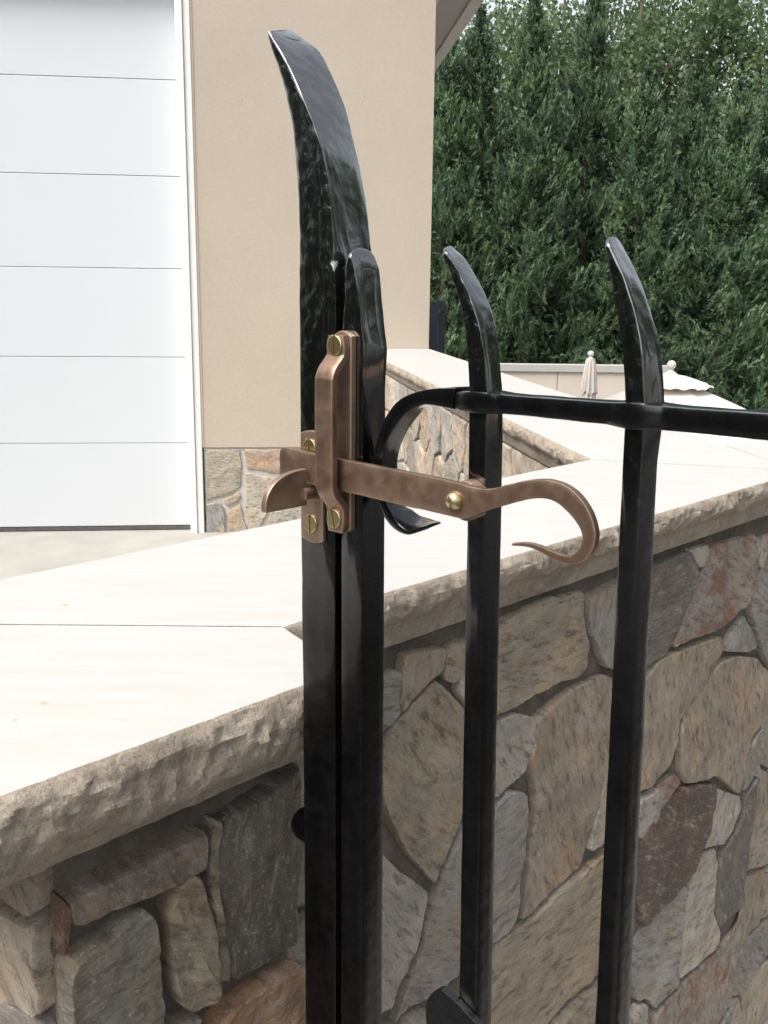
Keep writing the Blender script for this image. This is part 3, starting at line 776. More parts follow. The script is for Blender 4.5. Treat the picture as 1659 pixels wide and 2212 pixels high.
# picket 1
s1 = spike_secs([(1013,850),(1007,750),(1000,694),(991,647),(977,605),(965,572),(956,549)], [(1052,850),(1044,755),(1033,698),(1018,650),(1000,607),(983,573),(966,547)],
                [(1087,850),(1080,760),(1070,694),(1053,643),(1028,595),(1006,558),(985,538)], HP, (966, 533))
def u_at(x, y, n): return gn(x, y, n).x
z0 = .10
def bottom_u(pxl, pxr, y, hw, zt, ul_t, ur_t):
    a, b = gn(pxl, y, hw), gn(pxr, y, hw); zz = a.z
    k = (zt - z0) / (zt - zz)
    return (ul_t + (a.x - ul_t) * k, ur_t + (b.x - ur_t) * k)
pick = []
for nm, ss, (xl, xr), seed in (('picket', s1, (990, 1030), 3),):
    zt = sum(p.z for p in ss[0]) / 4
    bu = bottom_u(xl, xr, 2200, HP, zt, ss[0][0].x, ss[0][1].x)
    bar(nm, gate, with_spike(ss, 0, bu, HP), IRON_H, amp=.00035, r=.0016, scale=70, seed=seed)
s2 = spike_secs([(1350,880),(1343,750),(1331,671),(1319,600),(1311,556),(1306,533)], [(1393,880),(1388,760),(1372,676),(1350,604),(1331,560),(1318,533)],
                [(1438,880),(1430,762),(1411,685),(1387,614),(1364,563),(1344,528)], HP, (1321, 512))
zt = sum(p.z for p in s2[0]) / 4
bu = bottom_u(1285, 1331, 2200, HP, zt, s2[0][0].x, s2[0][1].x)
bar('picket', gate, with_spike(s2, 0, bu, HP), IRON_H, amp=.00035, r=.0016, scale=70, seed=9)
# hinge/meeting stile
s3 = spike_secs([(737,740),(740,690),(743,655),(744,617),(745,580),(748,560)], [(783,740),(780,700),(776,659),(771,617),(764,578),(758,556)],
                [(838,755),(831,692),(828,660),(824,617),(820,580),(811,553)], HS, (774, 536))
zt = sum(p.z for p in s3[0]) / 4
bu = bottom_u(736, 782, 2200, HS, zt, s3[0][0].x, s3[0][1].x)
bar('stile', gate, with_spike(s3, 0, bu, HS), IRON_H, amp=.0003, r=.0018, scale=60, seed=14)
# top rail, swelling where the pickets pass through
up1 = (s1[0][0].x + s1[0][1].x) / 2; up2 = (s2[0][0].x + s2[0][1].x) / 2
ru0 = gn(983, 858, .0095).x
zt0, zt1 = gn(1000, 847, .0095).z, gn(1640, 893, .0095).z
zb0, zb1 = gn(1000, 886, .0095).z, gn(1640, 951, .0095).z
uu0, uu1 = gn(1000, 860, .0095).x, gn(1640, 920, .0095).x
rsx = []; NR = 150; uend = up2 + 2.6 * (up2 - up1)
for i in range(NR + 1):
    u = ru0 + (uend - ru0) * i / NR; t_ = (u - uu0) / (uu1 - uu0); t_ = min(t_, 1.3)
    a, b = zb0 + (zb1 - zb0) * t_, zt0 + (zt1 - zt0) * t_
    sw = sum(math.exp(-((u - c) / .015) ** 2) for c in (up1, up2, 2 * up2 - up1, 3 * up2 - 2 * up1))
    sw2 = sum(math.exp(-((abs(u - c) - .019) / .003) ** 2) for c in (up1, up2))
    h = .0092 + sw * .0040 - sw2 * .0006; dz_ = sw * .0012
    rsx.append([Vector((u, -h, a - dz_)), Vector((u, h, a - dz_)), Vector((u, h, b + dz_)), Vector((u, -h, b + dz_))])
bar('top_rail', gate, rsx, IRON_G, amp=.0003, r=.0018, scale=60, seed=21)
railz = (zt1 + zb1) / 2
# scroll at the end of the rail
OUT = [(983,838),(945,839),(911,843),(880,853),(856,869),(835,896),(819,930),(809,970),(806,1010),(808,1050),(815,1085),(828,1115),(848,1141),(878,1156),(910,1149),(935,1138),(952,1131)]
INN = [(978,884),(940,877),(914,875),(893,882),(873,897),(855,920),(838,948),(827,978),(823,1010),(824,1046),(830,1077),(842,1104),(858,1129),(881,1146),(908,1140),(932,1131),(951,1127)]
BK = {11: (862, 1103), 12: (881, 1112), 13: (903, 1121), 14: (924, 1126), 15: (941, 1130), 16: (954, 1131)}
secs = []
for i, (a, b) in enumerate(zip(OUT, INN)):
    A, B = gn(*a, .0095), gn(*b, .0095); hb = .0095 + (.006 * max(0, i - 8) / 8)
    C_, D_ = Vector((B.x, .0095, B.z)), Vector((A.x, .0095, A.z))
    if i in BK: D_ = gn(*BK[i], -.0095); C_ = D_ + (B - A)
    secs.append([A, B, C_, D_])
bar('scroll', gate, densify(secs, 7), IRON_G, amp=.0003, r=.0012, scale=60, seed=2)
# lower plate end on picket
def plate(name, parent, pts, n0, n1, mt, bw=.0007, smooth=True):
    P = [gn(x, y, n1) for x, y in pts]; k = len(P)
    V = [(p.x, -n1, p.z) for p in P] + [(p.x, -n0, p.z) for p in P]
    me = fix(mesh(name, V, [tuple(range(k)), tuple(range(k, 2 * k))[::-1]] + [(i, (i + 1) % k, k + (i + 1) % k, k + i) for i in range(k)]))
    o = lp(name, me, mt, parent); bevel(o, bw, 2, 30); return o
plate('lever_plate', gate, [(922,2222),(919,2200),(919,2176),(922,2160),(928,2150),(936,2142),(944,2138),(953,2138),(985,2166),(1028,2212),(1090,2290),(1040,2330),(970,2270)], .0100, .0165, IRON_G)
# keeper: backing plate + strap with screws
uK = (gn(719, 900, .019).x, gn(758, 900, .019).x)
zK = (gn(738, 1151, .019).z, gn(738, 714, .019).z)
def rounded_plate(name, u0, u1, za, zb, n0, n1, parent, mt, arc=.006, bw=.0008):
    P = []
    for i in range(9):
        t_ = i / 8; P.append((u0 + (u1 - u0) * t_, zb - arc + arc * math.sin(math.pi * t_) * 1.0))
    for i in range(9):
        t_ = i / 8; P.append((u1 - (u1 - u0) * t_, za + arc - arc * math.sin(math.pi * t_)))
    k = len(P); V = [(u, -n1, z) for u, z in P] + [(u, -n0, z) for u, z in P]
    me = fix(mesh(name, V, [tuple(range(k)), tuple(range(k, 2 * k))[::-1]] + [(i, (i + 1) % k, k + (i + 1) % k, k + i) for i in range(k)]))
    o = lp(name, me, mt, parent); bevel(o, bw, 2, 40); return o
rounded_plate('keeper_plate', uK[0], uK[1], zK[0], zK[1], HS + .0003, .0190, gate, BRONZE, .004)
uS = (gn(705, 900, .025).x, gn(743, 900, .025).x)
cy = lambda y: gn(724, y, .022).z
path = [(.0222, cy(1146)), (.0222, cy(1128)), (.0222, cy(1098)), (.0238, cy(1088)), (.0270, cy(1076)), (.0312, cy(1064)), (.0337, cy(1050)), (.0345, cy(1030)), (.0348, cy(930)), (.0345, cy(830)), (.0337, cy(812)), (.0312, cy(797)), (.0270, cy(784)), (.0238, cy(774)), (.0222, cy(765)), (.0222, cy(745)), (.0222, cy(724))]
th = .0030; rings = []
pv = [Vector((0, -a, b)) for a, b in path]
for i, p in enumerate(pv):
    d = (pv[min(i + 1, len(pv) - 1)] - pv[max(i - 1, 0)]).normalized(); nn = Vector((0, -d.z, d.y)) if d.z > 0 else Vector((0, d.z, -d.y))
    hw_ = 0.0; u0, u1 = uS
    if i in (0, len(pv) - 1): u0 += .002; u1 -= .002
    rings.append([Vector((u0, 0, 0)) + p + nn * th, Vector((u1, 0, 0)) + p + nn * th, Vector((u1, 0, 0)) + p - nn * th, Vector((u0, 0, 0)) + p - nn * th])
rings = densify(rings, 4)
kp = bar('keeper_strap', gate, rings, BRONZE, amp=.00015, r=.0013, scale=80)
def screw(parent, u, z, n, r, ang):
    """slotted head: two half moons over a dark slot floor; ang in degrees from vertical"""
    me = cyl('slot_floor', (u, -n, z), (0, -1, 0), r * .97, .0008, 28)
    s = lp('screw', cyl('screw', (u, -n + .0005, z), (0, -1, 0), r * 1.0, .0006, 28), SLOT, parent)
    V = []; Fc = []; ca, sa = math.cos(R(ang)), math.sin(R(ang)); g_ = r * .11
    for sgn in (1, -1):
        P = []; a0 = math.asin(g_ / r)
        for i in range(15):
            a = a0 + (math.pi - 2 * a0) * i / 14; P.append((r * math.sin(a) * sgn, r * math.cos(a)))
        b = len(V); k = len(P)
        # outline: chord at x = g_
        P = [(sgn * (abs(x) if abs(x) > g_ else g_), y) for x, y in P]
        for lvl, sc in ((-n - .0001, 1), (-n - .0011, 1), (-n - .0015, .90)):
            for x, y in P:
                xx = sgn * (g_ + (abs(x) - g_) * sc) ; yy = y * sc
                V.append((u + xx * ca + yy * sa, lvl, z - xx * sa + yy * ca))
        for l in (0, 1):
            for i in range(k): Fc.append((b + l * k + i, b + l * k + (i + 1) % k, b + (l + 1) * k + (i + 1) % k, b + (l + 1) * k + i))
        Fc.append(tuple(b + 2 * k + i for i in range(k)))
    h = lp('screw_head', fix(mesh('screw_head', V, Fc)), BRASS, s)
    return s
for x, y, ang in ((724, 746, 2), (722, 1120, -14)):
    q = gn(x, y, .0253); screw(gate, q.x, q.z, .0252, .0079, ang)
# latch bar
T_ = [(604,974),(608,968),(616,967),(650,974),(683,982),(734,992),(813,1007),(880,1020),(944,1033),(990,1044),(1020,1052),(1050,1056),(1076,1052),(1100,1046),(1127,1040),(1158,1036),(1190,1038),(1220,1048),(1245,1067),(1266,1094),(1280,1125),(1286,1158),(1281,1187),(1266,1208),(1243,1218),(1213,1215),(1184,1203),(1160,1190),(1135,1181.5),(1106,1179)]
B_ = [(605,1024),(608,1031),(616,1034),(650,1041),(683,1049),(738,1061),(813,1079),(880,1095),(944,1109),(984,1119),(1004,1121),(1030,1112),(1058,1101),(1086,1093),(1115,1085),(1146,1078),(1174,1077),(1202,1087),(1226,1107),(1243,1127),(1253,1145),(1257,1163),(1253,1181),(1242,1195),(1227,1201),(1207,1196),(1184,1187),(1160,1176.5),(1135,1171.5),(1106,1173.5)]
nF = .0272; secs = []
for i, (a, b) in enumerate(zip(T_, B_)):
    A, B = gn(*a, nF), gn(*b, nF); nb = nF - .0058 * (1 if i < 24 else 1 - (i - 23) * .10)
    secs.append([A, B, Vector((B.x, -nb, B.z)), Vector((A.x, -nb, A.z))])
lb = bar('latch_bar', gate, densify(secs, 6), BRONZE, amp=.0003, r=.0011, scale=70, seed=6)
q = gn(977, 1083, nF + .003)
lp('pivot_rivet', cyl('pivot_rivet', (q.x, -nF - .0002, q.z), (0, -1, 0), 1, 1, 32, rings=[(0, .0072)] + [(.0002 + .0064 * math.sin(a), .0072 * math.cos(a)) for a in [R(k) for k in range(0, 90, 9)]] + [(.0066, .0002)]), BRASS, lb, smooth=60)
q = gn(1030, 1075, .015)
rounded_plate('pivot_plate', up1 - .011, up1 + .011, q.z - .017, q.z + .012, HP + .0003, .0208, gate, BRONZE, .005)

# ---- tall fixed post with the strike
post = empty('gate_post'); post.matrix_world = mw
tag(post, 'tall black iron post with large curved hammered spike, against the stone pier', 'post')
hF = .0130
Lx = gn(652, 700, hF).x; 
def uof(x, y): return gn(x, y, hF).x
HB = .031
s4FL = [(645,640),(645,560),(645,480),(641,400),(634,310),(622,230),(606,165),(590,118),(579,86)]
s4FR = [(723,640),(722,580),(718,500),(711,410),(697,330),(672,255),(645,190),(617,130),(590,82)]
s4BR = [(812,640),(806,560),(800,500),(789,420),(772,330),(749,240),(720,165),(689,108),(655,82)]
secs = []
for a, b, c in zip(s4FL, s4FR, s4BR):
    pa, pb, pc = gn(*a, hF), gn(*b, hF), gn(*c, -HB)
    secs.append([pa, pb, pc, Vector((pa.x + (pc.x - pb.x) * .5, HB, pa.z))])
ss = densify(secs, 9); last = ss[-1]; cen = sum(last, Vector()) / 4
tipc = gn(590, 62, hF)
tl = [gn(577, 70, hF), gn(581, 68, hF), gn(628, 64, -HB), None]; tl[3] = Vector((tl[0].x, HB, tl[0].z))
ss.append([last[k].lerp(tl[k], .55) for k in range(4)]); ss.append([last[k].lerp(tl[k], .85) for k in range(4)]); ss.append(tl)
cc = sum(tl, Vector()) / 4
ss.append([cc + (p - cc) * .75 + Vector((-.001, 0, .0012)) for p in tl])
zt = sum(p.z for p in ss[0]) / 4
aL, bL = gn(659, 2200, hF), gn(725, 2200, hF)
k = (zt - z0) / (zt - aL.z)
bu4 = (ss[0][0].x + (aL.x - ss[0][0].x) * k, ss[0][1].x + (bL.x - ss[0][1].x) * k)
lower = []
for i in range(60):
    z = z0 - .1 + (zt - .012 - z0 + .1) * i / 60; t_ = (z - z0) / (zt - z0)
    a, b = bu4[0] + (ss[0][0].x - bu4[0]) * t_, bu4[1] + (ss[0][1].x - bu4[1]) * t_
    lower.append([Vector((a, -hF, z)), Vector((b, -hF, z)), Vector((b, HB, z)), Vector((a, HB, z))])
zc0, zc1 = gn(690, 310, hF).z, gn(720, 580, hF).z
bar('post_bar', post, lower + ss, IRON_H, amp=.0006, r=.0022, scale=45, seed=41, rf=lambda z: [.0022, .0022 + (.0052 * (zc0 - z) / (zc0 - zc1) if zc1 < z < zc0 else 0), .0022, .0022])
# strike plate, cam, stub
nP = hF + .0040
uT = (gn(649, 1050, nP).x, gn(697, 1050, nP).x); zT = (gn(672, 1172, nP).z, gn(672, 930, nP).z)
sp = rounded_plate('strike_plate', uT[0], uT[1], zT[0], zT[1], hF + .0003, nP, post, BRONZE, .003)
for x, y, ang in ((670, 967, 0), (672, 1130, 0)):
    q = gn(x, y, nP); screw(post, q.x, q.z, nP, .0078, ang)
cc = gn(664, 1092, .0300); ucam = cc.x; tip = gu(574, 1110, ucam); top = gu(655, 1014, ucam)
nc, nt_ = -cc.y, -tip.y; zc, ztp = cc.z, top.z
P = [(nc, zc)]
for i in range(17):
    a = R(90) * i / 16
    P.append((nc + (nt_ - nc) * math.cos(a) ** .82, zc + (ztp - zc) * math.sin(a) ** .78 + (tip.z - zc) * 0))
ku = len(P); uw = .0062
V = [(ucam + (0 if s else -uw), -n_, z_) for s in (1, 0) for n_, z_ in P]
me = fix(mesh('strike_cam', V, [tuple(range(ku)), tuple(range(ku, 2 * ku))[::-1]] + [(i, (i + 1) % ku, ku + (i + 1) % ku, ku + i) for i in range(ku)]))
o = lp('strike_cam', me, BRONZE, sp); bevel(o, .0009, 2, 30)
zbb = gn(660, 1044, nF).z
st = cyl('strike_stub', (ucam - uw / 2 + .001, -nP + .0005, zbb - .0075), (0, -1, 0), .0055, nc - nP + .004, 20, rings=[(0, .0085), (.003, .0062), (.008, .0052), (nc - nP + .004, .0058)])
lp('strike_stub', st, BRONZE, sp, smooth=50)
# bracket pin between post and pier
q = gn(640, 1765, -.009)
lp('wall_pin', cyl('wall_pin', (bu4[0] + .004, .009, q.z), (-1, 0, 0), .0165, .12, 32, rings=[(0, .0165), (.024, .0165), (.030, .0155), (.035, .013), (.038, .009), (.0395, .004)]), IRON, post, smooth=40)

# ------------------------------------------------------------------ far fences
def fence(x0, y0, x1, y1, zb_, zt_, n, label, post_every=0):
    r = empty('iron_fence', Matrix.Translation((x0, y0, zb_))); tag(r, label, 'fence')
    d = Vector((x1 - x0, y1 - y0, 0)); L = d.length; d /= L; ang = math.atan2(d.y, d.x)
    M = Matrix.Rotation(ang, 4, 'Z'); r.matrix_world = Matrix.Translation((x0, y0, zb_)) @ M
    H = zt_ - zb_; me = box('bar', -.008, .008, -.008, .008, 0.03, H - .06); pm = box('post', -.03, .03, -.03, .03, 0, H)
    for i in range(n + 1):
        o = link('bar', me, IRON_FAR, r); o.location = (L * i / n, 0, 0)
    for q in ((0, L / 2, L) if post_every == 0 else [L * k / post_every for k in range(post_every + 1)]):
        o = link('post', pm, IRON_FAR, r); o.location = (q + .001, 0, 0)
    for zz in (.12, H - .10): link('rail', box('rail', 0, L, -.014, .014, zz, zz + .035), IRON_FAR, r)
    return r
e0 = on_plane(938, 700, Vector((0, 7.6, 0)), Vector((0, 1, 0))); e1 = on_plane(955, 700, Vector((0, 10.5, 0)), Vector((0, 1, 0)))
fence(e0.x, 7.6, e1.x, 10.5, -1.8, gz(940, 660) + .02, 22, 'dark iron fence seen end on beside the garage corner')
fence(6.0, 19.6, 12.4, 21.5, -1.8, -.6, 52, 'black iron fence low on the mulch, seen just under the gate rail', 3)

# ------------------------------------------------------------------ beige wall and umbrellas
YB = 17.8
a = on_plane(1000, 800, Vector((0, YB, 0)), Vector((0, 1, 0))); b = on_plane(1447, 800, Vector((0, YB, 0)), Vector((0, 1, 0)))
zt_b = on_plane(1200, 788, Vector((0, YB, 0)), Vector((0, 1, 0))).z
bw = empty('beige_block_wall', Matrix.Translation((a.x, YB, -1.8))); tag(bw, 'long low beige wall with cream coping beyond the closed umbrella', 'wall')
xm = on_plane(1204, 820, Vector((0, YB, 0)), Vector((0, 1, 0))).x
for x0, x1 in ((a.x, xm - .01), (xm + .01, b.x)):
    reparent(link('wall_panel', box('wall_panel', x0, x1, YB, YB + .25, -1.8, zt_b - .12), BEIGEBLK), bw)
reparent(link('coping', box('coping', a.x, b.x + .05, YB - .04, YB + .29, zt_b - .12, zt_b), CAPT), bw)
o = link('wall_backing', box('wall_backing', a.x, b.x, YB + .02, YB + .24, -1.8, zt_b - .121), MORTAR_L); reparent(o, bw)

def canopy(name, R0_, R1_, z0_, z1_, nseg=8, sub=6, nr=10, sag=.03, rot=0, ruffle=0, seed=0):
    V = []; Fc = []; n = nseg * sub
    for j in range(nr + 1):
        t_ = j / nr
        for i in range(n):
            a_ = rot + 2 * math.pi * i / n; f = (i % sub) / sub; cr = math.cos(math.pi / nseg) / math.cos((f - .5) * 2 * math.pi / nseg)
            r = (R0_ + (R1_ - R0_) * t_) * cr
            z = z0_ + (z1_ - z0_) * t_ ** .93 - sag * math.sin(math.pi * f) * t_
            z += noise.noise(Vector((math.cos(a_) * 3 * t_, math.sin(a_) * 3 * t_, seed))) * .02
            if ruffle: z += ruffle * t_ ** 3 * math.sin(a_ * 19 + seed) ; r += ruffle * .6 * t_ ** 2 * math.cos(a_ * 19)
            V.append((math.cos(a_) * r, math.sin(a_) * r, z))
    for j in range(nr):
        for i in range(n): Fc.append((j * n + i, j * n + (i + 1) % n, (j + 1) * n + (i + 1) % n, (j + 1) * n + i))
    return mesh(name, V, Fc)
# closed umbrella
YU = 14.6
q = on_plane(1277, 757, Vector((0, YU, 0)), Vector((0, 1, 0))); ub = Vector((q.x, YU, -1.79)); H = q.z - ub.z
u1_ = empty('closed_umbrella', Matrix.Translation(ub)); tag(u1_, 'folded beige patio umbrella with ball finial in front of the beige wall', 'umbrella')
link('pole', cyl('pole', (0, 0, .1), (0, 0, 1), .022, H - .15, 16), FINIAL, u1_)
link('base', cyl('base', (0, 0, 0), (0, 0, 1), .3, .1, 32, rings=[(0, .3), (.05, .3), (.1, .05)]), FINIAL, u1_)
link('finial', cyl('finial', (0, 0, H - .05), (0, 0, 1), 1, 1, 24, rings=[(-.09, .03), (-.065, .045), (-.05, .025), (-.045, .02)] + [(.0 + .046 * math.sin(R(k)), .046 * math.cos(R(k))) for k in range(-70, 91, 16)]), FINIAL, u1_, smooth=60)
def folded(name, z0_, z1_, r0, r1, lobes, depth, seed):
    rings = []
    for j in range(15):
        t_ = j / 14; z = z0_ + (z1_ - z0_) * t_; rr = r0 + (r1 - r0) * t_ ** .7; rg = []
        for i in range(96):
            a_ = 2 * math.pi * i / 96; f = 1 + depth * t_ ** .3 * math.cos(lobes * a_ + .8 * math.sin(a_ * 3 + seed) + t_ * .4)
            rg.append(Vector((math.cos(a_) * rr * f, math.sin(a_) * rr * f, z + (0.03 * math.sin(5 * a_) if j == 14 else 0))))
        rings.append(rg)
    return loft(name, rings)
link('valance', folded('valance', H - .12, H - .62, .062, .112, 11, .16, 1), CLOTH2, u1_, smooth=60)
link('folded_canopy', folded('folded_canopy', H - .5, H - 1.6, .085, .13, 9, .26, 4), CLOTH2, u1_, smooth=60)
# open umbrella
YO = 9.6
q = on_plane(1451, 784, Vector((0, YO, 0)), Vector((0, 1, 0))); ub = Vector((q.x, YO, -1.79)); H = q.z - ub.z
u2_ = empty('open_umbrella', Matrix.Translation(ub)); tag(u2_, 'large open cream patio umbrella with ruffled vent and ball finial behind second picket', 'umbrella')
link('pole', cyl('pole', (0, 0, .1), (0, 0, 1), .024, H - .2, 16), FINIAL, u2_)
link('base', cyl('base', (0, 0, 0), (0, 0, 1), .35, .12, 32, rings=[(0, .35), (.06, .35), (.12, .05)]), FINIAL, u2_)
link('finial', cyl('finial', (0, 0, H - .02), (0, 0, 1), 1, 1, 24, rings=[(-.10, .05), (-.075, .055), (-.06, .03), (-.045, .025)] + [(.0 + .045 * math.sin(R(k)), .045 * math.cos(R(k))) for k in range(-70, 91, 16)]), FINIAL, u2_, smooth=60)
link('vent', canopy('vent', .03, .42, H - .09, H - .215, ruffle=.007, nr=14, sub=12, sag=.01, rot=.3, seed=2), CLOTH, u2_, smooth=0)
cn = link('canopy', canopy('canopy', .15, 1.75, H - .17, H - .80, rot=.3, seed=5), CLOTH, u2_, smooth=0)
for i in range(8):
    a_ = .3 + i * math.pi / 4
    v0 = Vector((math.cos(a_) * .06, math.sin(a_) * .06, H - .17)); v1 = Vector((math.cos(a_) * 1.70, math.sin(a_) * 1.70, H - .83))
    link('rib', cyl('rib', v0, v1 - v0, .009, (v1 - v0).length, 6), FINIAL, u2_)

# ------------------------------------------------------------------ trees
def foliage_mat(name, dark, light, trans):
    q = NT(name); at = q.n('ShaderNodeAttribute', attribute_name='tint', attribute_type='GEOMETRY')
    v = q.pos()
    oi = q.n('ShaderNodeObjectInfo')
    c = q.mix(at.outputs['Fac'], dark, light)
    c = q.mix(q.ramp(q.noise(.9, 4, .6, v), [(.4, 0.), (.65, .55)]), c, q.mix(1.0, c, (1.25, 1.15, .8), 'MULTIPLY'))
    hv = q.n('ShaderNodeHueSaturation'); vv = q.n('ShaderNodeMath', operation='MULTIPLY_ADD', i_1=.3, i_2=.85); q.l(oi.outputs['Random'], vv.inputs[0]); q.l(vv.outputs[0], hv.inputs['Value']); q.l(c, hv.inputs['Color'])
    q.base(hv.outputs[0]); q.set(Roughness=.55); q.b.inputs['Specular IOR Level'].default_value = .35
    tr = q.n('ShaderNodeBsdfTranslucent'); q.l(hv.outputs[0], tr.inputs['Color'])
    ms = q.n('ShaderNodeMixShader', i_0=trans); q.l(q.b.outputs[0], ms.inputs[1]); q.l(tr.outputs[0], ms.inputs[2])
    q.l(ms.outputs[0], q.t.nodes['Material Output'].inputs['Surface']); return q.m
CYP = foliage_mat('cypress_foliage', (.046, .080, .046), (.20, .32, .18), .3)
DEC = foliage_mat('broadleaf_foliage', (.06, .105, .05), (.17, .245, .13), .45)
def tri_mesh(name, T, tint, extraV=None, extraF=None):
    """T: (n,3,3) triangles"""
    n = len(T); me = bpy.data.meshes.new(name)
    me.vertices.add(n * 3); me.vertices.foreach_set('co', T.reshape(-1).astype(np.float32))
    me.loops.add(n * 3); me.loops.foreach_set('vertex_index', np.arange(n * 3, dtype=np.int32))
    me.polygons.add(n); me.polygons.foreach_set('loop_start', np.arange(0, n * 3, 3, dtype=np.int32))
    at = me.attributes.new('tint', 'FLOAT', 'FACE'); at.data.foreach_set('value', tint.astype(np.float32))
    me.update(); me.validate(); return me
def norm(v): return v / np.maximum(np.linalg.norm(v, axis=-1, keepdims=True), 1e-9)
def cypress(seed, H=9.0, Rb=1.45, NG=340, NP=8, NS=12):
    g_ = np.random.default_rng(seed)
    # boughs, each carrying a spray of plumes that fan out and upward
    h = g_.random(NG) ** 1.05 * .97 + .012; az = g_.random(NG) * 2 * np.pi
    Rr = Rb * np.clip(1.12 * (1 - h) ** .72, .03, 1) * np.clip(.55 + h * 5, 0, 1) * g_.uniform(.80, 1.16, NG) + .06
    el = np.radians(g_.uniform(30, 55, NG) + 22 * h)
    D = np.stack([np.cos(az) * np.cos(el), np.sin(az) * np.cos(el), np.sin(el)], 1)
    tip = np.stack([np.cos(az) * Rr, np.sin(az) * Rr, h * H], 1)
    gl = g_.uniform(0, .30, NG)
    sz = g_.uniform(.75, 1.25, NG) * (1 - .45 * h)
    tip = tip[:, None, :] + g_.normal(0, 1, (NG, NP, 3)) * (.13 * sz)[:, None, None] - D[:, None, :] * np.abs(g_.normal(0, .18, (NG, NP)))[..., None]
    D = norm(D[:, None, :] + g_.normal(0, .30, (NG, NP, 3)))
    NB = NG * NP; tip = tip.reshape(NB, 3); D = D.reshape(NB, 3); gl = np.repeat(gl, NP); BL = np.repeat(sz, NP) * g_.uniform(.34, .60, NB)
    s = (np.arange(NS) + .5) / NS
    bend = np.array([0, 0, .10])
    pb = tip[:, None, :] - D[:, None, :] * (BL[:, None, None] * (1 - s)[None, :, None]) + bend * (s ** 2)[None, :, None] * BL[:, None, None]
    pb = pb + g_.normal(0, .018, pb.shape)
    out = norm(g_.normal(0, 1, pb.shape)); sd_ = norm(D[:, None, :] * 1.0 + out * (.80 * (1 - .6 * s))[None, :, None] + np.array([.0, 0, .2]))
    SL = BL[:, None] * g_.uniform(.24, .42, (NB, NS)) * (1.0 - .35 * s)[None, :]
    side = norm(np.cross(sd_, g_.normal(0, 1, sd_.shape)))
    tris = []; tint = []
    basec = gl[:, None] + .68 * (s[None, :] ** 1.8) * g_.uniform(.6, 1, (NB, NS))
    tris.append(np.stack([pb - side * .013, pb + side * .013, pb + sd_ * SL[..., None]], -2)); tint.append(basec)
    for k in range(4):
        f = .15 + .2 * k; sg = 1 if k % 2 else -1
        o = pb + sd_ * (SL * f)[..., None]
        dd = norm(sd_ * .9 + side * sg * .7 + g_.normal(0, .15, sd_.shape)); ln = SL * (.62 - .35 * f)
        w_ = norm(np.cross(dd, np.cross(sd_, side)))
        tris.append(np.stack([o - w_ * .008, o + w_ * .008, o + dd * ln[..., None]], -2)); tint.append(basec + g_.uniform(-.05, .12, basec.shape))
    T = np.concatenate([t_.reshape(-1, 3, 3) for t_ in tris]); C = np.clip(np.concatenate([c.reshape(-1) for c in tint]), 0, 1)
    M_ = 7000; hh = g_.random(M_); aa = g_.random(M_) * 2 * np.pi; rr = Rb * (1 - hh) ** .75 * .78 * np.sqrt(g_.random(M_))
    c = np.stack([np.cos(aa) * rr, np.sin(aa) * rr, hh * H], 1); e1 = norm(g_.normal(0, 1, c.shape)) * .15; e2 = norm(g_.normal(0, 1, c.shape)) * .07
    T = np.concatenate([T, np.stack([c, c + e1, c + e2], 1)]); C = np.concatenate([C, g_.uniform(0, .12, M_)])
    return tri_mesh('crown', T, C)
def broadleaf(seed, H=9, rx=2.6, NC=56, NL=270):
    g_ = np.random.default_rng(seed)
    c = norm(g_.normal(0, 1, (NC, 3))) * (g_.random(NC) ** .45)[:, None] * np.array([rx, rx, H * .34]) + np.array([0, 0, H * .64])
    r = g_.uniform(.45, .95, NC)
    p = c[:, None, :] + norm(g_.normal(0, 1, (NC, NL, 3))) * (r[:, None] * g_.random((NC, NL)) ** .4)[..., None]
    p[..., 2] -= g_.random((NC, NL)) * .2
    p = p.reshape(-1, 3); n = len(p); a_ = norm(g_.normal(0, 1, (n, 3)) + np.array([0, 0, -.5])); b = norm(np.cross(a_, g_.normal(0, 1, (n, 3))))
    L = g_.uniform(.07, .115, n)[:, None]
    t1 = np.stack([p, p + a_ * L * .5 + b * L * .42, p + a_ * L], 1); t2 = np.stack([p, p + a_ * L, p + a_ * L * .5 - b * L * .42], 1)
    tn = np.repeat(g_.uniform(0, .6, NC), NL) + g_.uniform(0, .4, n)
    return tri_mesh('crown', np.concatenate([t1, t2]), np.concatenate([tn, tn]))
def trunk_mesh(H, r, seed, limbs=0):
    rs_ = random.Random(seed); rings = []
    for j in range(9):
        t_ = j / 8; rings.append([Vector((math.cos(k * math.pi / 4) * r * (1 - .85 * t_) * (1.4 if j == 0 else 1) + .06 * math.sin(t_ * 6), math.sin(k * math.pi / 4) * r * (1 - .85 * t_), t_ * H)) for k in range(8)])
    bm = bmesh.new(); me = loft('trunk', rings); bm.from_mesh(me)
    for i in range(limbs):
        z = H * rs_.uniform(.35, .8); a_ = rs_.uniform(0, 6.28); L = H * .28 * rs_.uniform(.7, 1.1); d = Vector((math.cos(a_), math.sin(a_), rs_.uniform(.5, 1.1))).normalized()
        m2 = cyl('limb', (0.03, 0, z), d, r * .35, L, 7, r2=r * .08); bm.from_mesh(m2)
    bm.to_mesh(me); bm.free(); return me
YT = 23.0
cyp = [cypress(s_) for s_ in (1, 2, 3)]; ctr = trunk_mesh(8.4, .13, 3)
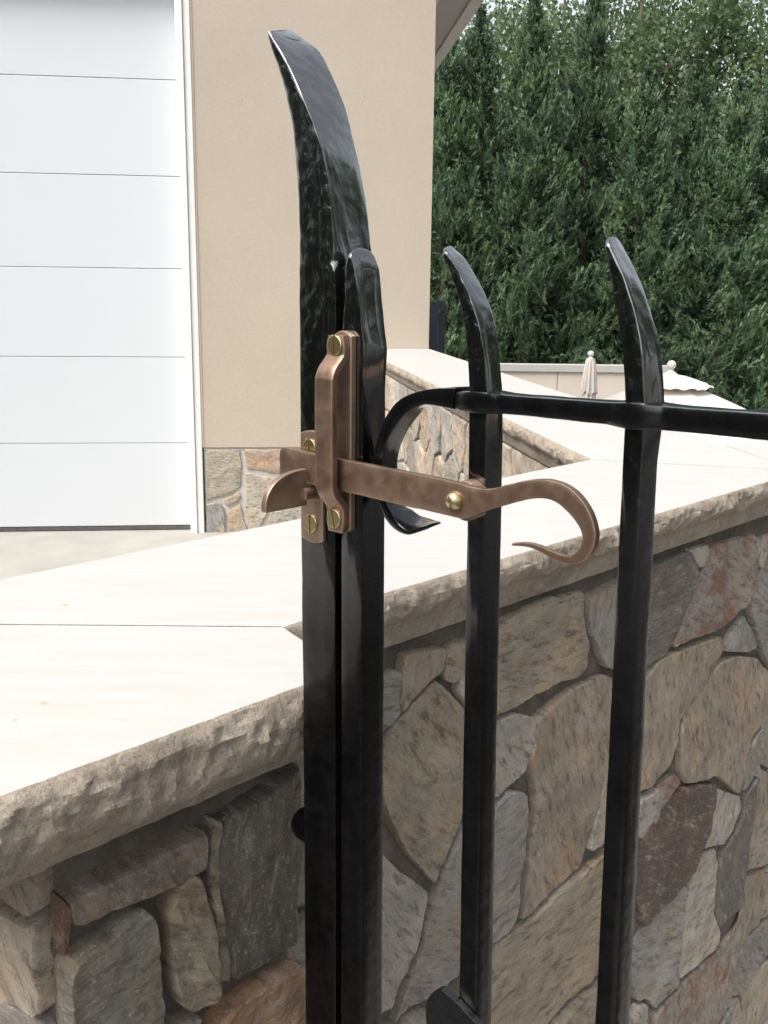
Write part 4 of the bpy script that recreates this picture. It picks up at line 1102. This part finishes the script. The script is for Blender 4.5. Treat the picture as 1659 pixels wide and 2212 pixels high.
def tree_at(px, topy, Y, crown, trk, name, label, group, mt, baseH, zr, wid=1.04):
    q = on_plane(px, topy, Vector((0, Y, 0)), Vector((0, 1, 0)))
    r = empty(name, Matrix.Translation((q.x, Y, -1.8)) @ Matrix.Rotation(zr, 4, 'Z')); tag(r, label, 'tree', group)
    k = (q.z + 1.8) / baseH; kw = (.5 + .5 * k) * wid
    for nm, me, mm in (('trunk', trk, BARK), ('crown', crown, mt)):
        o = link(nm, me, mm, r); o.scale = (kw, kw, k)
    return r
def place_word(px):
    return px
CY = [(968, 40, 22.6, 'dark cypress tree touching the garage corner, leftmost of the hedge'),
 (1040, 20, 23.0, 'cypress tree of the hedge just right of the eaves, sky gap beside its top'),
 (1158, -12, 22.7, 'tall cypress tree of the hedge rising behind the first picket and rail'),
 (1288, -25, 23.2, 'tallest cypress tree of the hedge, standing between the two picket spikes'),
 (1400, 150, 22.5, 'cypress tree of the hedge directly behind the second picket spike'),
 (1512, 118, 22.9, 'cypress tree of the hedge right of the second picket, above the open umbrella'),
 (1600, 175, 22.4, 'shorter cypress tree of the hedge near the right edge'),
 (1690, 120, 23.0, 'cypress tree of the hedge cut off by the right edge'),
 (1790, 90, 22.8, 'cypress tree of the hedge standing outside the right edge, last of the row')]
for i, (px, ty, Y, lab) in enumerate(CY):
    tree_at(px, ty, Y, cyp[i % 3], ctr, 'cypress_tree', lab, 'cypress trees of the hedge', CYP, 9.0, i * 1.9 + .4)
C2 = [(1095, 420, 24.2, 'cypress tree in second hedge row, in the gap left of the tall tree'), (1225, 230, 24.4, 'cypress tree in second hedge row between the two tallest trees'),
 (1345, 230, 24.3, 'cypress tree in second hedge row behind the space left of the second picket'), (1455, 260, 24.2, 'low cypress tree in second hedge row behind the second picket'),
 (1560, 290, 24.4, 'low cypress tree in second hedge row above the open umbrella edge'), (1650, 260, 24.2, 'low cypress tree in second hedge row at the right edge'), (1000, 330, 24.3, 'low cypress tree in second hedge row beside the garage corner')]
for i, (px, ty, Y, lab) in enumerate(C2):
    tree_at(px, ty, Y, cyp[(i + 1) % 3], ctr, 'cypress_tree', lab, 'cypress trees of the hedge', CYP, 9.0, i * 2.3 + 1.1, 1.1)
dec = [broadleaf(5), broadleaf(6)]; dtr = trunk_mesh(7.5, .17, 8, 9)
DE = [(1010, -60, 30, 'tall pale green broadleaf tree behind the hedge, next to the roof eaves'), (1230, -200, 31, 'pale green broadleaf tree behind the hedge with sky showing through'),
 (1400, -260, 29.5, 'yellow green broadleaf tree behind the hedge, above the second picket'), (1560, -240, 31, 'broadleaf tree behind the hedge at the upper right'), (1700, -150, 29, 'broadleaf tree behind the hedge at the right edge')]
for i, (px, ty, Y, lab) in enumerate(DE):
    tree_at(px, ty, Y, dec[i % 2], dtr, 'broadleaf_tree', lab, 'broadleaf trees behind the hedge', DEC, 9.0, i * 1.3, 1.05)

# unseen cypresses added to darken gate reflections; right row continues the hedge
far = []
for i in range(9):
    x = 13.2 + i * 1.15; far.append((x + .2, 22.4 - i * 1.9, 9.2))
for i in range(8): far.append((-11.5 + (i % 2) * .6, -8 + i * 1.7, 11.5))  # left row is invented, it screens bright horizon sky from the posts
for i, (x, y, h) in enumerate(far):
    r = empty('cypress_tree', Matrix.Translation((x, y, -1.8)) @ Matrix.Rotation(i * 1.7, 4, 'Z'))
    tag(r, 'cypress tree added wholly outside the picture to darken gate reflections', 'tree', 'added cypress trees outside the picture')
    for nm, me, mm in (('trunk', ctr, BARK), ('crown', cyp[i % 3], CYP)):
        o = link(nm, me, mm, r); o.scale = (1.15, 1.15, h / 9)

btr = trunk_mesh(7.5, .2, 12, 10)  # unseen tall trees added so the right facets of the spikes reflect dark
for i, (x, y, h) in enumerate([(13.5, -3.5, 12.5), (12.8, 1.0, 14), (14.5, 5.0, 13), (16.5, 9.0, 14)]):
    r = empty('broadleaf_tree', Matrix.Translation((x, y, -1.8)) @ Matrix.Rotation(i * 2.1, 4, 'Z'))
    tag(r, 'tall broadleaf tree added wholly outside the picture, right of the wall, for dark reflections', 'tree', 'added broadleaf trees outside the picture')
    for nm, me, mm in (('trunk', btr, BARK), ('crown', dec[i % 2], DEC)):
        o = link(nm, me, mm, r); o.scale = (1.15, 1.15, h / 9)
